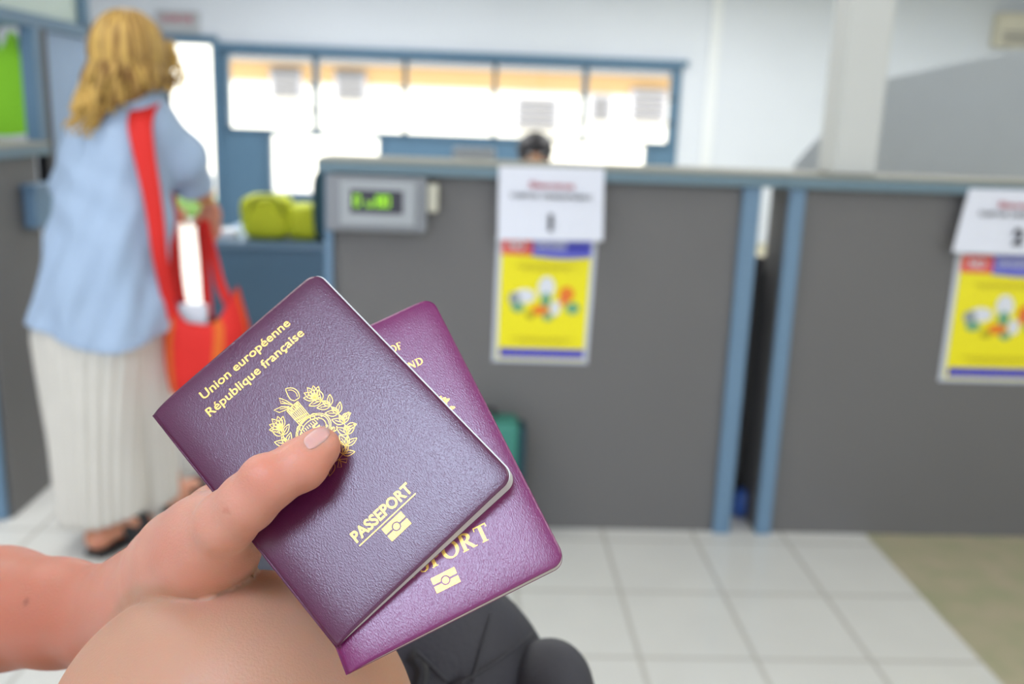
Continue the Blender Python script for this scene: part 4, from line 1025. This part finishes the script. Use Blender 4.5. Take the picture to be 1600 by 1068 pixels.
# ================================================================== THE HAND, ARM AND KNEE OF THE SEATED TRAVELLER
def skin_material():
    m = mat('freckled_skin', (198, 143, 122), rough=.48, spec=.4, var=.05, vscale=28, bump=.00018, bscale=900, sss=.0035)
    nt = m.node_tree; b = nt.nodes['Principled BSDF']; src = b.inputs['Base Color'].links[0].from_socket
    at_ = nt.nodes.new('ShaderNodeAttribute'); at_.attribute_name = 'tone'
    mx = nt.nodes.new('ShaderNodeMix'); mx.data_type = 'RGBA'; mx.blend_type = 'MULTIPLY'; mx.inputs['Factor'].default_value = 1
    nt.links.new(src, mx.inputs['A']); nt.links.new(at_.outputs['Color'], mx.inputs['B']); nt.links.new(mx.outputs['Result'], b.inputs['Base Color'])
    return m
def traveller():
    D_ = lambda x, y, t: dep(x, y, t)
    s = SDF(); k1 = .014
    def ch(pts, k=k1):
        for (x0, y0, t0, r0), (x1, y1, t1, r1) in zip(pts[:-1], pts[1:]): s.cone(D_(x0, y0, t0), r0, D_(x1, y1, t1), r1, k)
    # forearm and wrist
    ch([(-430, 975, .58, .042), (-160, 958, .53, .037), (0, 950, .50, .0310), (90, 957, .48, .0261), (165, 962, .462, .0234), (225, 940, .445, .0209)], .006)
    # heel of the hand, thenar, back of the hand
    ch([(225, 940, .445, .0209), (278, 893, .422, .0200), (298, 874, .404, .0170), (318, 856, .388, .0148)], .014)
    ch([(200, 948, .455, .019), (272, 876, .435, .0152), (309, 848, .425, .0135)], .010)
    s.ell(D_(340, 868, .400), (.0115, .013, .0120), .012)
    # thumb
    ch([(318, 856, .386, .0148), (354, 814, .362, .0114)], .014)
    s.cone(D_(290, 862, .408), .0125, D_(335, 826, .385), .0115, .018)
    ch([(354, 814, .362, .0114), (388, 783, .3545, .0107), (423, 753, .3525, .0096), (468, 728, .3560, .0086), (496, 701, .3595, .0073)], .003)
    s.ell(D_(472, 724, .3570), (.0092, .0085, .0085), .005)
    s.ell(D_(504, 696, .3615), (.0063, .0063, .0063), .004)
    # web between thumb and palm
    s.cone(D_(368, 850, .388), .008, D_(346, 880, .41), .012, .010)
    # index finger behind the passports
    ch([(309, 848, .425, .0135), (333, 801, .415, .0110), (400, 748, .408, .0095), (470, 690, .412, .0088), (520, 640, .414, .0078)], .005)
    # the other three fingers spread under the booklets and curled
    ch([(300, 870, .44, .013), (350, 830, .434, .0110), (440, 790, .420, .0093), (520, 745, .416, .0088), (575, 700, .414, .0078)], .005)
    ch([(300, 880, .452, .012), (360, 835, .452, .0100), (440, 805, .438, .0088), (530, 775, .422, .0080), (590, 762, .414, .0072)], .005)
    ch([(280, 915, .455, .011), (332, 880, .464, .0100), (345, 858, .478, .0090), (325, 850, .486, .0080)], .005)
    # knuckle of the thumb and faint creases
    s.ell(D_(406, 740, .3495), (.0058, .0055, .0055), .006)
    for (a, b) in [((392, 722), (399, 752)), ((403, 716), (411, 748)), ((414, 713), (421, 742)), ((349, 762), (362, 782))]:
        pass
    elb = D_(-430, 975, .56); sh = np.array([-.40, -.30, 1.28]); 
    s.cone(elb, .041, sh, .055, .03)
    # knee and thigh, shin, foot
    s.split()
    kn = D_(372, 1168, .405)
    s.ell(kn, (.0695, .066, .0712), .02)
    s.ell(D_(412, 1140, .402), (.0596, .054, .0630), .015)
    s.ell(D_(262, 1140, .405), (.039, .046, .0425), .03)
    hip = np.array([-.12, -.34, .68])
    s.cone(kn+np.array([0, -.02, -.04]), .062, hip, .10, .02)
    ft = np.array([kn[0]-.01, kn[1]+.08, .60])
    s.cone(kn+np.array([0, 0, -.02]), .058, ft, .038, .04); s.cone(ft, .036, ft+np.array([0, .06, -.01]), .034, .02); s.cone(ft+np.array([0, .03, -.012]), .032, ft+np.array([0, .16, -.018]), .024, .02)
    # trunk joins arm and thigh behind the viewpoint
    s.cone(hip+np.array([0, 0, .02]), .12, np.array([-.1, -.42, 1.18]), .13, .06); s.cone(sh, .06, np.array([.18, -.36, 1.28]), .06, .06); s.cone(np.array([.06, -.38, .68]), .11, hip, .11, .05)
    xs = nonuni(-.58, .30, -.285, .035, .0021, .02); ys = nonuni(-.62, .66, .27, .52, .0021, .02); zs = nonuni(.52, 1.5, 1.035, 1.25, .0021, .02)
    V, Fq = s.mesh(xs, ys, zs, 1)
    e = empty('person', (-.1, 0, .55), 'bare arm, hand and raised knee of a seated traveller holding two passports', 'person')
    SK = skin_material()
    body = link('body', V, Fq, SK, e)
    # natural skin tone differences: sunburnt forearm, pink knuckles, paler leg, two small moles
    tone = np.ones((len(V), 4)); 
    def blend(w_, c): tone[:, :3] = tone[:, :3]*(1-w_[:, None])+np.array(c)*w_[:, None]
    q = (V-CO)@CM.T; px = 800+F*q[:, 0]/q[:, 2]
    wr, el = D_(200, 950, .425), D_(0, 950, .475); ax = (el-wr)/np.linalg.norm(el-wr); t = (V-wr)@ax
    dk = np.linalg.norm(V-kn, axis=1); leg = np.clip((.115-dk)/.012, 0, 1)*(s_leg(V, D_))
    blend(np.clip((t+.01)/.06, 0, 1)*(1-leg), (.82, .60, .52))
    blend(leg, (.84, .93, .84))
    for c, r, cc in [((408, 735, .342), .011, (1.0, .80, .76)), ((292, 858, .38), .014, (.98, .78, .74)), ((492, 715, .35), .012, (1.02, .88, .84)), ((330, 880, .38), .013, (.98, .84, .8))]:
        d = np.linalg.norm(V-D_(*c), axis=1); blend(np.exp(-(d/r)**2)*.8, cc)
    for (x, y), r, cc in [((41, 940), .0016, (.45, .28, .22)), ((353, 797), .0007, (.7, .5, .45)), ((138, 897), .0009, (.7, .5, .45))]:
        p = march(s, x, y); d = np.linalg.norm(V-p, axis=1); blend(np.clip(1.6-d/r, 0, 1)*.8, cc)
    at_ = body.data.attributes.new('tone', 'FLOAT_COLOR', 'POINT'); at_.data.foreach_set('color', np.clip(tone, 0, 1.2).astype(np.float32).ravel())
    # thumbnail, laid on the thumb surface
    c0 = np.array([477., 694.]); c1 = np.array([511., 668.]); d = (c1-c0); L_ = np.linalg.norm(d); d /= L_; n = np.array([-d[1], d[0]])
    NU, NV = 15, 13; P = []
    for i in range(NU):
        for j in range(NV):
            u = i/(NU-1)*2-1; v = j/(NV-1)*2-1
            rr = 1/max(1, (abs(u)**3.2+abs(v)**3.2)**(1/3.2)); u2, v2 = u*rr, v*rr
            pp = (c0+c1)/2+d*u2*L_/2+n*v2*12+np.array([1, 2]); P.append(march(s, *pp))
    P = np.array(P); G = s.grad(P); cu = np.array([1-((i//NV)/(NU-1)*2-1)**4*.0 for i in range(len(P))])
    edge = np.array([max(abs((i//NV)/(NU-1)*2-1), abs((i % NV)/(NV-1)*2-1)) for i in range(len(P))])
    lift = .00042*(1-edge**6)+.00002
    Vt = list(P+G*lift[:, None])+list(P-G*.0004); Ff = []
    for i in range(NU-1):
        for j in range(NV-1): a = i*NV+j; Ff.append((a, a+1, a+NV+1, a+NV)); Ff.append((a+NU*NV, a+NV+NU*NV, a+NV+1+NU*NV, a+1+NU*NV))
    link('thumbnail', Vt, Ff, mat('nail', (205, 158, 150), rough=.28, spec=.6, sss=.002), e, label='smooth pink thumbnail')
    # clothing on the unseen trunk
    h = SDF(); h.cone(hip+np.array([0, -.0, .02]), .135, np.array([-.1, -.42, 1.18]), .145, .06); h.cone(sh, .068, np.array([.18, -.36, 1.28]), .068, .06); h.cone(np.array([.06, -.38, .68]), .122, hip, .122, .05)
    h.cone(hip, .118, hip+(kn-hip)*.35, .105, .04)
    Vv, Fv = h.mesh(np.arange(-.6, .36, .016), np.arange(-.66, .1, .016), np.arange(.5, 1.5, .016), 0); link('clothing', Vv, Fv, BLACKF, e)
    bn = empty('bench', (0, .05, 0), 'wooden waiting bench below the frame carrying the traveller', 'bench')
    MB().box(-.7, .9, -.7, .72, .50, .55, .01).build('seat', WOOD, bn)
    for x_ in (-.64, .8):
        for y_ in (-.62, .62): MB().box(x_, x_+.05, y_, y_+.05, 0, .50).build('leg', EAVE, bn)
def s_leg(V, D_):
    # 1 on the knee side of the crease between wrist and knee
    kn = D_(372, 1168, .405); a = np.linalg.norm((V-kn)/np.array([.0745, .0735, .078]), axis=1)
    return np.clip((1.09-a)/.05, 0, 1)
def march(s, x, y, t0=.30, t1=.6):
    d = ray(x, y); t = t0
    for _ in range(60):
        v = float(s.value((CO+d*t)[None])[0]); t += v*.8
        if abs(v) < 1e-5 or t > t1: break
    return CO+d*t
traveller()

# ================================================================== BLACK BACKPACK
def backpack():
    D_ = lambda x, y, t: dep(x, y, t)
    s = SDF()
    s.ell(D_(700, 1090, .62), (.067, .06, .068), .03)
    s.ell(D_(600, 1010, .62), (.07, .05, .065), .04); s.ell(D_(470, 960, .63), (.055, .045, .055), .03)
    c = D_(640, 1150, .63); s.cone(c, .075, np.array([c[0], c[1]+.02, .66]), .10, .05); s.cone(np.array([c[0]-.08, c[1]+.02, .64]), .085, np.array([c[0]+.1, c[1]+.02, .64]), .085, .05)
    s.cone(D_(500, 1020, .64), .05, np.array([c[0]-.1, c[1]+.02, .72]), .08, .05)
    for a, b in [((790, 950), (700, 1075)), ((640, 1035), (760, 950))]:
        s.cut(D_(*a, .555), D_(*b, .560), .0025, .004)
    V, Fq = s.mesh(nonuni(-.3, .25, -.2, .12, .004, .012), nonuni(.4, .85, .46, .7, .004, .012), nonuni(.53, 1.25, .95, 1.2, .004, .012), 0)
    V[:, 2] = np.maximum(V[:, 2], .5505)
    e = empty('backpack', (c[0], c[1], .55), 'black nylon backpack at bottom centre below the passports', 'backpack')
    link('body', V, Fq, BLACKF, e)
    # padded shoulder strap hump at the right
    h = SDF(); h.ell(D_(866, 1078, .585), (.0215, .026, .028), .01); h.cone(D_(866, 1078, .585), .021, D_(915, 1250, .60), .03, .01); h.cone(D_(850, 1060, .60), .02, D_(760, 1120, .61), .03, .02)
    V, Fq = h.mesh(np.arange(-.05, .2, .0035), np.arange(.4, .75, .0035), np.arange(.85, 1.2, .0035), 0); link('shoulder_strap', V, Fq, BLACKR, e)
    # seams, zip tape and zip teeth laid over the front
    def on(x, y, lift=.0015):
        p = march(s, x, y, .45, .8); return p-ray(x, y)*lift
    mb = MB(); mb.tube([on(x, y) for x, y in zip(np.linspace(833, 715, 14), 985+ (np.linspace(0, 1, 14)**.8)*85)], .0010, 6); mb.tube([on(x, y) for x, y in zip(np.linspace(768, 738, 10), np.linspace(958, 1064, 10))], .0009, 6); mb.tube([on(x, y) for x, y in zip(np.linspace(650, 700, 10), np.linspace(1016, 1066, 10))], .0009, 6)
    mb.build('seam', BLACKR, e, True)
    zp = [on(x, y, .0008) for x, y in smooth_path([(640, 1022), (652, 1032), (660, 1048), (657, 1068), (650, 1084)], 4)]
    mb = MB(); ribbon_strap(mb, zp, (1, 0, 0), .008, .002); zt_ = mb.build('zip_tape', BLACKP, e, True)
    mb = MB()
    pts = [on(x, y, .0022) for x, y in smooth_path([(652, 1030), (659, 1048), (657, 1068), (650, 1084)], 10)]
    for p in pts: mb.box(p[0]-.0014, p[0]+.0014, p[1]-.0008, p[1]+.0008, p[2]-.0005, p[2]+.0005)
    mb.build('zip_teeth', BLACKR, zt_)
backpack()
